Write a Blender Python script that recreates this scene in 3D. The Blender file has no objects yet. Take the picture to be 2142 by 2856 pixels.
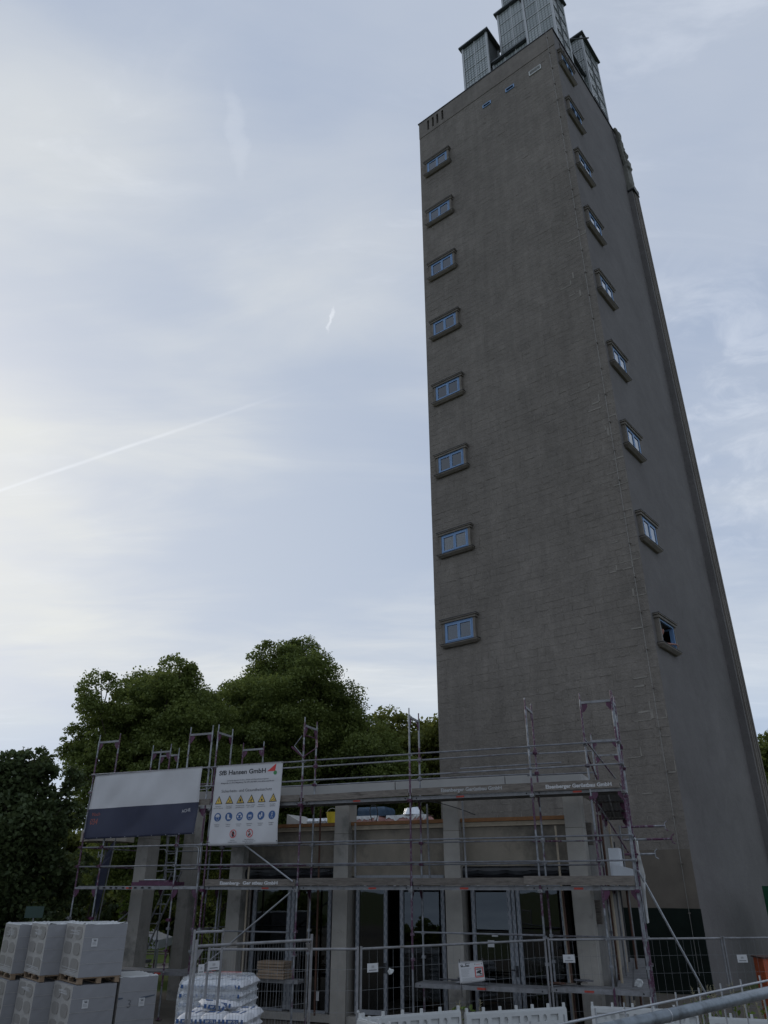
import bpy, bmesh, math, random
import numpy as np
from mathutils import Vector, Matrix
random.seed(7); rng = np.random.default_rng(7)
R = math.radians
scene = bpy.context.scene
col = scene.collection

# ------------------------------------------------------------------ camera, sky, sun, exposure
cam_d = bpy.data.cameras.new('camera'); cam = bpy.data.objects.new('camera', cam_d); col.objects.link(cam)
cam.location = (0, 0, 3.0); cam.rotation_euler = (R(116.7), 0, 0)
cam_d.sensor_fit = 'VERTICAL'; cam_d.sensor_height = 36; cam_d.lens = 36 * 2074 / 2856
cam_d.clip_start = 0.1; cam_d.clip_end = 3000
scene.camera = cam
SUN_AZ, SUN_EL = -41, 25
sd = Vector((math.sin(R(SUN_AZ)) * math.cos(R(SUN_EL)), math.cos(R(SUN_AZ)) * math.cos(R(SUN_EL)), math.sin(R(SUN_EL))))
scene.view_settings.view_transform = 'Standard'; scene.view_settings.look = 'None'
scene.view_settings.exposure = 0.0; scene.view_settings.gamma = 1
SKY_STRENGTH = 0.13
world = bpy.data.worlds.new('World'); scene.world = world; world.use_nodes = True
nt = world.node_tree; nt.nodes.clear()


class NG:
    def __init__(s, nt): s.nt = nt
    def n(s, t, **k):
        x = s.nt.nodes.new(t)
        for a, b in k.items(): setattr(x, a, b)
        return x
    def l(s, a, b): s.nt.links.new(a, b)
    def val(s, x, sock):
        if isinstance(x, (int, float)): sock.default_value = x
        elif isinstance(x, (tuple, list)): sock.default_value = x
        else: s.l(x, sock)
    def math(s, op, a, b=0.0, c=None, clamp=False):
        m = s.n('ShaderNodeMath', operation=op, use_clamp=clamp)
        s.val(a, m.inputs[0]); s.val(b, m.inputs[1])
        if c is not None: s.val(c, m.inputs[2])
        return m.outputs[0]
    def vmath(s, op, a, b=None):
        m = s.n('ShaderNodeVectorMath', operation=op)
        s.val(a, m.inputs[0])
        if b is not None: s.val(b, m.inputs[1])
        return m.outputs['Value'] if op in ('DOT_PRODUCT', 'LENGTH', 'DISTANCE') else m.outputs[0]
    def ramp(s, f, stops, interp='LINEAR'):
        r = s.n('ShaderNodeValToRGB'); e = r.color_ramp.elements; r.color_ramp.interpolation = interp
        while len(e) < len(stops): e.new(0.5)
        for x, (p, c) in zip(e, stops):
            x.position = p
            x.color = (c, c, c, 1) if isinstance(c, (int, float)) else (*c, 1)
        s.l(f, r.inputs[0]); return r.outputs[0]
    def mapr(s, f, a, b, c=0.0, d=1.0, smooth=False):
        m = s.n('ShaderNodeMapRange'); m.clamp = True
        if smooth: m.interpolation_type = 'SMOOTHSTEP'
        s.l(f, m.inputs[0])
        for i, v in enumerate((a, b, c, d)): m.inputs[i + 1].default_value = v
        return m.outputs[0]
    def mix(s, f, a, b, mode='MIX'):
        m = s.n('ShaderNodeMix', data_type='RGBA', blend_type=mode)
        s.val(f, m.inputs[0])
        for x, so in ((a, m.inputs[6]), (b, m.inputs[7])):
            if isinstance(x, tuple): so.default_value = (*x[:3], 1)
            else: s.l(x, so)
        return m.outputs[2]
    def noise(s, vec, scale, detail=4, rough=.55, dist=0.0, out=0):
        m = s.n('ShaderNodeTexNoise'); m.inputs['Scale'].default_value = scale
        m.inputs['Detail'].default_value = detail; m.inputs['Roughness'].default_value = rough
        m.inputs['Distortion'].default_value = dist
        if vec is not None: s.l(vec, m.inputs['Vector'])
        return m.outputs[out]
    def mapping(s, vec, scale=(1, 1, 1), rot=(0, 0, 0), loc=(0, 0, 0)):
        m = s.n('ShaderNodeMapping'); s.l(vec, m.inputs[0])
        m.inputs['Scale'].default_value = scale; m.inputs['Rotation'].default_value = rot; m.inputs['Location'].default_value = loc
        return m.outputs[0]


g = NG(nt)
tc = g.n('ShaderNodeTexCoord'); D = g.vmath('NORMALIZE', tc.outputs['Generated'])
sky = g.n('ShaderNodeTexSky'); sky.sky_type = 'NISHITA'; sky.sun_disc = False
sky.sun_elevation = R(SUN_EL); sky.sun_rotation = R(SUN_AZ); sky.air_density = 1.0; sky.dust_density = 1.5; sky.ozone_density = 1.5
# cloud veil: direction projected on a high layer so that bands flatten towards the horizon
sep = g.n('ShaderNodeSeparateXYZ'); g.l(D, sep.inputs[0])
den = g.math('MAXIMUM', g.math('ADD', sep.outputs[2], 0.12), 0.05)
cx = g.math('DIVIDE', sep.outputs[0], den); cy = g.math('DIVIDE', sep.outputs[1], den)
cmb = g.n('ShaderNodeCombineXYZ'); g.l(cx, cmb.inputs[0]); g.l(cy, cmb.inputs[1])
P = cmb.outputs[0]
n1 = g.noise(g.mapping(P, (0.55, 1.1, 1), (0, 0, R(24)), (3.1, 1.7, 0)), 1.0, 5, .52, .35)
n2 = g.noise(g.mapping(P, (0.9, 3.0, 1), (0, 0, R(35)), (8.1, 4.2, 0)), 1.4, 6, .6, .6)
n3 = g.noise(g.mapping(D, (1.0, 1.0, 2.2), (0, 0, 0), (1.3, .4, 5.0)), 2.1, 3, .5, .2)
cl = g.math('ADD', g.math('MULTIPLY', n1, .5), g.math('ADD', g.math('MULTIPLY', n2, .2), g.math('MULTIPLY', n3, .3)))
cover = g.mapr(cl, .38, .62, 0.35, 1.0, True)
gd_ = Vector((math.sin(R(-30)) * math.cos(R(20)), math.cos(R(-30)) * math.cos(R(20)), math.sin(R(20))))
glow = g.math('MULTIPLY', g.mapr(g.vmath('DOT_PRODUCT', D, tuple(gd_)), .72, 1.0, 0, 1, True), g.mapr(sep.outputs[2], .10, .27, .15, 1, True))
lowz = g.mapr(sep.outputs[2], .75, .2, 0, 1, True)
hz = g.mapr(sep.outputs[2], .26, .10, 0, 1, True)
white = g.mix(glow, g.mix(hz, g.mix(lowz, (3.85, 4.3, 5.1), (4.9, 5.35, 5.95)), (3.7, 4.55, 5.8)), (6.35, 6.45, 6.25))
bluev = g.mix(0.85, sky.outputs[0], (2.5, 3.2, 4.6))
c = g.mix(cover, bluev, white)
# a thin condensation trail and two small wisps
def dirn(v): return Vector(v).normalized()
d1 = dirn((-.90, .9396, .3586)); d2 = dirn((-.1789, .8288, .5777)); nn = d1.cross(d2).normalized()
along = (d2 - d1).normalized(); t1 = along.dot(d1); t2 = along.dot(dirn((-.1789, .8288, .5777))); 
wob = g.math('MULTIPLY', g.math('SUBTRACT', g.noise(D, 9, 4), .5), .003)
dd = g.math('ABSOLUTE', g.math('ADD', g.vmath('DOT_PRODUCT', D, tuple(nn)), wob))
line = g.mapr(dd, .0, .0034, 1, 0, True)
tt = g.vmath('DOT_PRODUCT', D, tuple(along))
line = g.math('MULTIPLY', line, g.mapr(tt, t2 - .22, t2 + .10, .36, 0.0, True))
line = g.math('MULTIPLY', line, g.mapr(tt, t1 - .3, t1 + .02, 0, 1, True))
line = g.math('MULTIPLY', line, g.mapr(g.noise(D, 22, 3), .3, .6, .55, 1))
def wisp(v, ax, la, lb, k):
    v = dirn(v); a = dirn(ax); a = (a - v * a.dot(v)).normalized(); b = v.cross(a)
    off = g.vmath('SUBTRACT', D, tuple(v))
    nz = g.math('MULTIPLY', g.math('SUBTRACT', g.noise(D, 34, 6, .68), .5), .03)
    p = g.math('DIVIDE', g.math('ADD', g.vmath('DOT_PRODUCT', off, tuple(a)), g.math('MULTIPLY', g.math('SUBTRACT', g.noise(D, 60, 5, .7), .5), .03)), la)
    q = g.math('DIVIDE', g.math('ADD', g.vmath('DOT_PRODUCT', off, tuple(b)), nz), lb)
    r2 = g.math('ADD', g.math('MULTIPLY', p, p), g.math('MULTIPLY', q, q))
    return g.math('MULTIPLY', g.mapr(r2, 0, 1, 1, 0, True), k)
w = g.math('MAXIMUM', wisp((-.0704, .7768, .6811), (.1, -.5, .8), .020, .0048, .38), wisp((-.1982, .6642, .9051), (-.1, -.5, .8), .06, .014, .09))
pf = g.math('MULTIPLY', g.mapr(g.vmath('DOT_PRODUCT', D, tuple(dirn((.43, .83, .57)))), .975, .998, 0, 1, True), g.mapr(g.noise(g.mapping(P, (1, 1, 1), (0, 0, R(30))), 7, 6, .62, .8), .42, .72, 0, .24, True))
w = g.math('MAXIMUM', w, pf)
pf2 = g.math('MULTIPLY', g.mapr(cl, .42, .6, 0, 1, True), g.mapr(g.noise(g.mapping(P, (.7, 2.4, 1), (0, 0, R(28)), (4, 1, 0)), 3.2, 7, .62, 1.1), .5, .75, 0, .22, True))
w = g.math('MAXIMUM', w, pf2)
c = g.mix(g.math('MAXIMUM', line, w), c, (7.6, 7.9, 8.4))
# soft darkening of the lower hemisphere (ground seen by nothing but reflections)
bg = g.n('ShaderNodeBackground'); g.l(c, bg.inputs[0]); bg.inputs[1].default_value = SKY_STRENGTH
wo = g.n('ShaderNodeOutputWorld'); g.l(bg.outputs[0], wo.inputs[0])

sl = bpy.data.lights.new('sun', 'SUN'); sl.energy = 1.0; sl.angle = R(14); sl.color = (1, .93, .84)
so = bpy.data.objects.new('sun', sl); col.objects.link(so)
so.rotation_euler = sd.to_track_quat('Z', 'Y').to_euler()

# ------------------------------------------------------------------ materials
MATS = {}
def newmat(name):
    m = bpy.data.materials.new(name); m.use_nodes = True; m.node_tree.nodes.clear()
    g = NG(m.node_tree); out = g.n('ShaderNodeOutputMaterial'); b = g.n('ShaderNodeBsdfPrincipled'); g.l(b.outputs[0], out.inputs[0])
    MATS[name] = m; return m, g, b, out
def simple(name, colr, rough=.6, metal=0, var=.15, scale=6, bump=.0, bscale=40, stretch=(1, 1, 1), spec=.5, dirt=None, dirtth=.6):
    m, g, b, out = newmat(name)
    tc = g.n('ShaderNodeTexCoord'); v = g.mapping(tc.outputs['Object'], stretch)
    oi = g.n('ShaderNodeObjectInfo')
    n = g.noise(v, scale, 6, .6)
    k = g.mapr(n, .25, .75, 1 - var, 1 + var)
    k = g.math('MULTIPLY', k, g.mapr(oi.outputs['Random'], 0, 1, 1 - var * .4, 1 + var * .4))
    cc = g.vmath('SCALE', colr if not isinstance(colr, tuple) else tuple(colr)); 
    g.l(k, cc.node.inputs['Scale'])
    last = cc
    if dirt:
        dn = g.mapr(g.noise(v, scale * .45, 7, .68), dirtth - .06, dirtth + .1, 0, 1)
        last = g.mix(dn, last, dirt)
    g.l(last, b.inputs['Base Color'])
    b.inputs['Roughness'].default_value = rough; b.inputs['Metallic'].default_value = metal
    b.inputs['Specular IOR Level'].default_value = spec
    if bump:
        bp = g.n('ShaderNodeBump'); bp.inputs['Strength'].default_value = bump; bp.inputs['Distance'].default_value = .02
        g.l(g.noise(v, bscale, 6, .6), bp.inputs['Height']); g.l(bp.outputs[0], b.inputs['Normal'])
    return m

# tower stucco: A side brownish grey over blocks, B side smooth
def stucco(name, base, spots=True, streak=True, edge=False, bump=.5, soft=False):
    m, g, b, out = newmat(name)
    tc = g.n('ShaderNodeTexCoord'); v = tc.outputs['Object']
    big = g.mapr(g.noise(v, .22, 5, .6, .3), .3, .7, .86, 1.12)
    lo, hi = (.90, 1.09) if soft else (.84, 1.14)
    mid = g.mapr(g.noise(g.mapping(v, (1, 1, 1.1)), 1.1, 8, .72, .8), .3, .7, lo, hi)
    fine = g.mapr(g.noise(v, 14, 4, .7), .25, .75, .9, 1.09)
    k = g.math('MULTIPLY', g.math('MULTIPLY', big, mid), fine)
    if streak:
        st = g.mapr(g.noise(g.mapping(v, (2.2, 2.2, .16)), 1.3, 5, .6, .2), .35, .7, 1.05, .88)
        k = g.math('MULTIPLY', k, st)
    oi = g.n('ShaderNodeObjectInfo')
    cc = g.vmath('SCALE', tuple(base)); g.l(k, cc.node.inputs['Scale']); last = cc
    if spots:
        sp = g.mapr(g.noise(g.mapping(v, (1, 1, 1.8)), 2.3, 6, .75, 1.2), .66, .73, 0, .5)
        last = g.mix(sp, last, tuple(x * 1.35 for x in base))
    if edge:
        se = g.n('ShaderNodeSeparateXYZ'); g.l(v, se.inputs[0])
        # distance from the corner edge along the face (object axes are the tower's)
        near = g.mapr(se.outputs[0], .15, 1.5, 1, 0)
        low = g.mapr(se.outputs[2], 8, 36, 1, .35)
        en = g.mapr(g.noise(g.mapping(v, (2.2, 2.2, 1.3), (0, 0, 0), (2, 0, 3)), 1.7, 5, .7, 2.2), .53, .57, 0, 1)
        last = g.mix(g.math('MULTIPLY', g.math('MULTIPLY', near, en), g.math('MULTIPLY', low, .7)), last, (.30, .295, .27))
    g.l(last, b.inputs['Base Color']); b.inputs['Roughness'].default_value = .92; b.inputs['Specular IOR Level'].default_value = .15
    bp = g.n('ShaderNodeBump'); bp.inputs['Strength'].default_value = bump; bp.inputs['Distance'].default_value = .05
    h = g.math('ADD', g.noise(v, 9, 8, .7), g.math('MULTIPLY', g.noise(v, 2.1, 5, .6), 1.5))
    g.l(h, bp.inputs['Height']); g.l(bp.outputs[0], b.inputs['Normal'])
    return m
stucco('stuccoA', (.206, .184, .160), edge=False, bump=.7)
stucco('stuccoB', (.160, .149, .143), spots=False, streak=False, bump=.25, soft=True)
stucco('stuccoP', (.195, .174, .152), spots=False, streak=True, bump=.3)
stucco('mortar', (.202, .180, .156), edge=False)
simple('ridge', (.245, .22, .188), .9, var=.2, scale=2)
simple('ridge_light', (.245, .224, .194), .9, var=.25, scale=2.5)
simple('stone_dark', (.175, .154, .13), .9, var=.25, scale=3, bump=.4)
simple('sculpt', (.15, .145, .125), .9, var=.3, scale=2, bump=.5, bscale=8)
simple('bitumen', (.012, .017, .014), .95, spec=.1, var=.3, scale=1.5)
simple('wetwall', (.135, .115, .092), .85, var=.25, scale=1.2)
simple('cap_metal', (.03, .03, .034), .5, .5)
simple('blue_frame', (.16, .275, .46), .45, var=.1, spec=.5)
simple('blue_bead', (.035, .09, .2), .45)
simple('black', (.006, .006, .007), .8)
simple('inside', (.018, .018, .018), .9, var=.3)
simple('blind', (.10, .098, .095), .9, var=.2)
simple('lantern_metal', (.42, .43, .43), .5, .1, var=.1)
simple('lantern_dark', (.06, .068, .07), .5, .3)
simple('lantern_bar', (.08, .09, .09), .6)
simple('white_metal', (.5, .5, .48), .5)
simple('wire', (.30, .29, .27), .5, .5)
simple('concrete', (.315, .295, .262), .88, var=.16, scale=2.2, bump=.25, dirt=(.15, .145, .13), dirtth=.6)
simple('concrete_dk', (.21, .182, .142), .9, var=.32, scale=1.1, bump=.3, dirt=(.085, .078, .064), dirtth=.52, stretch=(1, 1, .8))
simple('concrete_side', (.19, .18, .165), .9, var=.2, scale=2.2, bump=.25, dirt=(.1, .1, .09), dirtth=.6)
simple('beam', (.38, .37, .35), .85, var=.1, scale=1.5, bump=.15)
simple('mesh_wire', (.20, .205, .21), .55, .4)
simple('galv', (.36, .37, .385), .42, .75, var=.25, scale=9, bump=.05)
simple('galv_rail', (.21, .215, .23), .5, .45, var=.35, scale=5, dirt=(.11, .09, .10), dirtth=.6)
simple('galv_dull', (.23, .23, .235), .6, .35, var=.3, scale=7, dirt=(.13, .12, .11), dirtth=.6)
simple('purple', (.075, .018, .048), .5, .1, var=.3, scale=9, dirt=(.2, .17, .18), dirtth=.64)
simple('red', (.42, .04, .02), .5, var=.2)
simple('orange', (.42, .085, .025), .5, var=.15, scale=3)
simple('rust', (.075, .035, .022), .8, var=.35, scale=12)
simple('wood_old', (.155, .135, .115), .85, var=.4, scale=5, stretch=(1.2, 1.2, 9), bump=.25, dirt=(.07, .06, .05), dirtth=.58)
simple('wood_warm', (.22, .10, .035), .7, var=.25, scale=8)
simple('wood_pale', (.36, .30, .22), .8, var=.2, scale=6)
simple('pallet_wood', (.24, .17, .11), .85, var=.25, scale=9)
simple('alu_tape', (.24, .25, .265), .45, .2, var=.2, scale=20, dirt=(.12, .13, .15), dirtth=.6, stretch=(8, 8, .8))
simple('tape_dash', (.07, .09, .12), .6)
simple('foil_black', (.008, .009, .012), .32, var=.5, scale=3, bump=.6, bscale=5)
simple('white_plastic', (.50, .51, .50), .5, var=.06, dirt=(.5, .5, .48), dirtth=.64)
simple('white', (.52, .52, .52), .6, var=.05)
simple('styro', (.55, .57, .59), .8, var=.03)
simple('print_black', (.018, .018, .022), .6, var=0)
simple('print_grey', (.10, .10, .11), .6, var=0)
simple('print_red', (.55, .035, .03), .6, var=0)
simple('print_rust', (.30, .075, .05), .6, var=0)
simple('print_green', (.05, .22, .07), .6, var=0)
simple('print_yellow', (.62, .43, .09), .6, var=0)
simple('print_blue', (.03, .085, .22), .6, var=0)
simple('print_lgrey', (.34, .34, .34), .7, var=.2, scale=30)
simple('navy', (.028, .032, .062), .62, var=.12, scale=3)
simple('banner_white', (.52, .515, .52), .55, var=.07, scale=1.6, bump=.12, bscale=3)
simple('pink', (.46, .25, .22), .7, var=.15, scale=5)
simple('foil_silver', (.62, .64, .66), .25, .8, var=.2, bump=.5, bscale=9)
simple('tarp_blue', (.028, .06, .10), .4, var=.4, scale=4, bump=.8, bscale=6)
simple('yellow', (.62, .47, .03), .5)
simple('cardboard', (.23, .165, .11), .85, var=.2, scale=8)
simple('block_grey', (.262, .262, .27), .8, var=.09, scale=2.5, dirt=(.215,.215,.225), dirtth=.62)
simple('block_face', (.36, .345, .32), .42, var=.1, scale=4, bump=.4, bscale=14)
simple('film_patch', (.245, .232, .212), .45, var=.08, scale=9)
simple('bag_white', (.54, .545, .56), .6, var=.06, scale=8, bump=.3, bscale=16)
simple('green_paint', (.006, .13, .055), .5)
simple('sign_green', (.02, .045, .035), .6)
simple('tent', (.5, .52, .56), .6)
simple('bark', (.06, .048, .036), .95, var=.4, scale=6, bump=.6, bscale=12)
simple('skin', (.30, .14, .10), .6, var=.05)
simple('cloth_navy', (.02, .035, .07), .8)
simple('hair', (.03, .02, .015), .8)
simple('tube_near', (.20, .225, .245), .42, .45, var=.3, scale=16, bump=.12, bscale=60, dirt=(.09, .10, .105), dirtth=.56)
simple('dry_stalk', (.30, .27, .17), .9, var=.3)
simple('parasol', (.42, .38, .32), .8, var=.1)
# scaffold tube: galvanised with worn purple paint in long stretches
m, g, b, out = newmat('scaf')
tc = g.n('ShaderNodeTexCoord'); oi = g.n('ShaderNodeObjectInfo'); v = tc.outputs['Object']
vv = g.n('ShaderNodeVectorMath', operation='ADD'); g.l(v, vv.inputs[0]); 
sc_ = g.vmath('SCALE', (13., 7., 31.)); g.l(oi.outputs['Random'], sc_.node.inputs['Scale']); g.l(sc_, vv.inputs[1])
n = g.noise(g.mapping(vv.outputs[0], (.9, .9, .9)), .8, 3, .6)
pm = g.mapr(n, .505, .53, 0, 1); wear = g.mapr(g.noise(v, 18, 4, .7), .35, .5, .15, 1)
pm = g.math('MULTIPLY', pm, wear)
gal = g.mix(g.mapr(g.noise(v, 8, 5, .6), .35, .7), (.15, .155, .165), (.34, .35, .365))
g.l(g.mix(pm, gal, (.075, .018, .05)), b.inputs['Base Color'])
g.l(g.math('MULTIPLY', g.math('SUBTRACT', 1.0, pm), .6), b.inputs['Metallic']); b.inputs['Roughness'].default_value = .45
# glass panes
def glass(name, tint, refl=.05, rough=.02, wav=.0):
    m, g, b, out = newmat(name)
    tr = g.n('ShaderNodeBsdfTransparent'); tr.inputs[0].default_value = (*tint, 1)
    gl = g.n('ShaderNodeBsdfGlossy'); gl.inputs['Roughness'].default_value = rough; gl.inputs[0].default_value = (.9, .93, .95, 1)
    fr = g.n('ShaderNodeFresnel'); fr.inputs[0].default_value = 1.5
    tc = g.n('ShaderNodeTexCoord')
    bp = g.n('ShaderNodeBump'); bp.inputs['Strength'].default_value = wav; bp.inputs['Distance'].default_value = .02
    g.l(g.noise(tc.outputs['Object'], 1.3, 2), bp.inputs['Height']); g.l(bp.outputs[0], gl.inputs['Normal']); g.l(bp.outputs[0], fr.inputs['Normal'])
    f = g.math('ADD', g.math('MULTIPLY', fr.outputs[0], 1.6), refl, clamp=True)
    mx = g.n('ShaderNodeMixShader'); g.l(f, mx.inputs[0]); g.l(tr.outputs[0], mx.inputs[1]); g.l(gl.outputs[0], mx.inputs[2])
    g.l(mx.outputs[0], out.inputs[0]); return m
glass('glass_door', (.28, .32, .32), .0, .012, .05)
glass('glass_win', (.35, .37, .38), .05, .02, .05)
m, g, b, out = newmat('glass_block')
tc = g.n('ShaderNodeTexCoord'); oi = g.n('ShaderNodeObjectInfo')
k = g.mix(oi.outputs['Random'], (.24, .27, .255), (.34, .37, .35))
g.l(k, b.inputs['Base Color']); b.inputs['Roughness'].default_value = .22; b.inputs['Specular IOR Level'].default_value = .9
bp = g.n('ShaderNodeBump'); bp.inputs['Strength'].default_value = .5; g.l(g.noise(tc.outputs['Object'], 7, 3), bp.inputs['Height']); g.l(bp.outputs[0], b.inputs['Normal'])
# thin film wrap
m, g, b, out = newmat('film')
tr = g.n('ShaderNodeBsdfTransparent'); tr.inputs[0].default_value = (.97, .98, .99, 1)
b.inputs['Base Color'].default_value = (.75, .78, .8, 1); b.inputs['Roughness'].default_value = .25
tc = g.n('ShaderNodeTexCoord'); wn = g.noise(g.mapping(tc.outputs['Object'], (1, 1, 3)), 5, 6, .7, 1.0)
mx = g.n('ShaderNodeMixShader'); g.l(g.mapr(wn, .35, .72, .22, .62), mx.inputs[0]); g.l(tr.outputs[0], mx.inputs[1]); g.l(b.outputs[0], mx.inputs[2]); g.l(mx.outputs[0], out.inputs[0])
bp = g.n('ShaderNodeBump'); bp.inputs['Strength'].default_value = .6; g.l(wn, bp.inputs['Height']); g.l(bp.outputs[0], b.inputs['Normal'])
# foliage
def leafmat(name, dark, light, trans=.35):
    m, g, b, out = newmat(name)
    at = g.n('ShaderNodeAttribute'); at.attribute_name = 'rnd'
    tc = g.n('ShaderNodeTexCoord'); n = g.mapr(g.noise(tc.outputs['Object'], .7, 4, .6), .3, .7)
    f = g.math('MULTIPLY', g.math('ADD', at.outputs['Fac'], n), .5)
    c = g.mix(f, dark, light)
    df = g.n('ShaderNodeBsdfDiffuse'); g.l(c, df.inputs[0])
    tl = g.n('ShaderNodeBsdfTranslucent'); g.l(g.mix(.5, c, light), tl.inputs[0])
    gl = g.n('ShaderNodeBsdfGlossy'); gl.inputs['Roughness'].default_value = .45; gl.inputs[0].default_value = (.5, .55, .5, 1)
    a = g.n('ShaderNodeMixShader'); a.inputs[0].default_value = trans; g.l(df.outputs[0], a.inputs[1]); g.l(tl.outputs[0], a.inputs[2])
    a2 = g.n('ShaderNodeMixShader'); a2.inputs[0].default_value = .03; g.l(a.outputs[0], a2.inputs[1]); g.l(gl.outputs[0], a2.inputs[2])
    g.l(a2.outputs[0], out.inputs[0]); return m
leafmat('leaf_linden', (.052, .078, .020), (.21, .255, .068), .42)
leafmat('leaf_far', (.08, .10, .024), (.235, .255, .065), .42)
leafmat('leaf_dark', (.028, .044, .018), (.10, .13, .052), .32)
leafmat('leaf_bush', (.05, .09, .016), (.19, .26, .05))
# ground
m, g, b, out = newmat('ground')
tc = g.n('ShaderNodeTexCoord'); v = tc.outputs['Object']; se = g.n('ShaderNodeSeparateXYZ'); g.l(v, se.inputs[0])
grass = g.mix(g.noise(v, 3, 6, .7), (.045, .075, .016), (.12, .145, .04))
soil = g.mix(g.noise(v, 1.7, 8, .75), (.07, .06, .048), (.19, .17, .145))
gm = g.math('MAXIMUM', g.mapr(g.math('ADD', se.outputs[1], g.math('MULTIPLY', g.noise(v, .3, 3), 6)), 30, 33, 0, 1), g.mapr(g.math('ADD', se.outputs[1], g.math('MULTIPLY', g.noise(v, .15, 4), 14)), -6, -9, 0, .7))
g.l(g.mix(gm, soil, grass), b.inputs['Base Color']); b.inputs['Roughness'].default_value = .95; b.inputs['Specular IOR Level'].default_value = .1
bp = g.n('ShaderNodeBump'); bp.inputs['Strength'].default_value = .7; g.l(g.noise(v, 11, 8, .75), bp.inputs['Height']); g.l(bp.outputs[0], b.inputs['Normal'])
simple('path', (.30, .27, .23), .95, var=.15, scale=5)

# ------------------------------------------------------------------ builders
class Fr:
    """a local frame: s along, t inwards, z up"""
    def __init__(s, o, ds, dt): s.o = Vector((o[0], o[1], 0)); s.ds = Vector((ds[0], ds[1], 0)); s.dt = Vector((dt[0], dt[1], 0))
    def p(s, a, t, z): return s.o + s.ds * a + s.dt * t + Vector((0, 0, z))
W = Fr((0, 0), (1, 0), (0, 1))
A_ = R(22.5); FF = Fr((3.49, 18.6), (-math.cos(A_), math.sin(A_)), (math.sin(A_), math.cos(A_)))
TC = (.3752 * 27, 27.0); TA = R(39.3); tA = (-math.cos(TA), math.sin(TA)); tB = (math.sin(TA), math.cos(TA))
FA = Fr(TC, tA, tB)          # s = along the left face, t = into the tower / along the right face

def wloc(o):
    v = Vector((0, 0, 0))
    while o is not None: v += o.location; o = o.parent
    return v
def tag(o, label=None, cat=None, group=None, kind=None):
    if label: o['label'] = label
    if cat: o['category'] = cat
    if group: o['group'] = group
    if kind: o['kind'] = kind
    return o
def thing(name, label, cat, loc=(0, 0, 0), group=None):
    o = bpy.data.objects.new(name, None); col.objects.link(o); o.location = loc; o.empty_display_size = .3
    return tag(o, label, cat, group)

class MB:
    def __init__(s): s.v = []; s.f = []
    def addv(s, pts): i = len(s.v); s.v += [Vector(p) for p in pts]; return i
    def quad(s, *p): i = s.addv(p); s.f.append(tuple(range(i, i + len(p)))); return s
    def hexa(s, c):
        i = s.addv(c)
        for q in ((0, 3, 2, 1), (4, 5, 6, 7), (0, 1, 5, 4), (1, 2, 6, 5), (2, 3, 7, 6), (3, 0, 4, 7)): s.f.append(tuple(i + k for k in q))
        return s
    def box(s, fr, s0, s1, t0, t1, z0, z1):
        P = fr.p
        return s.hexa([P(s0, t0, z0), P(s1, t0, z0), P(s1, t1, z0), P(s0, t1, z0), P(s0, t0, z1), P(s1, t0, z1), P(s1, t1, z1), P(s0, t1, z1)])
    def tube(s, p, q, r, n=6, r2=None):
        p = Vector(p); q = Vector(q); d = (q - p)
        if d.length < 1e-6: return s
        d.normalize(); a = d.orthogonal().normalized(); b = d.cross(a); r2 = r if r2 is None else r2
        i = s.addv([p + (a * math.cos(2 * math.pi * k / n) + b * math.sin(2 * math.pi * k / n)) * r for k in range(n)] +
                   [q + (a * math.cos(2 * math.pi * k / n) + b * math.sin(2 * math.pi * k / n)) * r2 for k in range(n)])
        for k in range(n): s.f.append((i + k, i + (k + 1) % n, i + n + (k + 1) % n, i + n + k))
        s.f.append(tuple(i + n - 1 - k for k in range(n))); s.f.append(tuple(i + n + k for k in range(n)))
        return s
    def path(s, pts, r, n=6):
        for a, b in zip(pts, pts[1:]): s.tube(a, b, r, n)
        return s
    def build(s, name, mat, parent=None, smooth=False, fix=True):
        me = bpy.data.meshes.new(name); off = wloc(parent) if parent else Vector((0, 0, 0))
        me.from_pydata([v - off for v in s.v], [], s.f); me.materials.append(MATS[mat])
        if fix:
            bm = bmesh.new(); bm.from_mesh(me); bmesh.ops.recalc_face_normals(bm, faces=bm.faces); bm.to_mesh(me); bm.free()
        if smooth: me.polygons.foreach_set('use_smooth', [True] * len(me.polygons))
        o = bpy.data.objects.new(name, me); col.objects.link(o); o.parent = parent
        return o
def centre_origin(o):
    """move a top-level mesh's origin to its base"""
    vs = [v.co for v in o.data.vertices]
    c = Vector(((min(v.x for v in vs) + max(v.x for v in vs)) / 2, (min(v.y for v in vs) + max(v.y for v in vs)) / 2, min(v.z for v in vs)))
    o.data.transform(Matrix.Translation(-c)); o.location = c; return o
def copy_tree(o, delta=None, parent=None):
    c = o.copy(); col.objects.link(c)
    if parent is not None: c.parent = parent
    if delta is not None: c.location = o.location + Vector(delta)
    for ch in list(o.children): copy_tree(ch, None, c)
    return c
BX = lambda name, mat, parent, fr, *a, **k: MB().box(fr, *a).build(name, mat, parent, **k)

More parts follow.
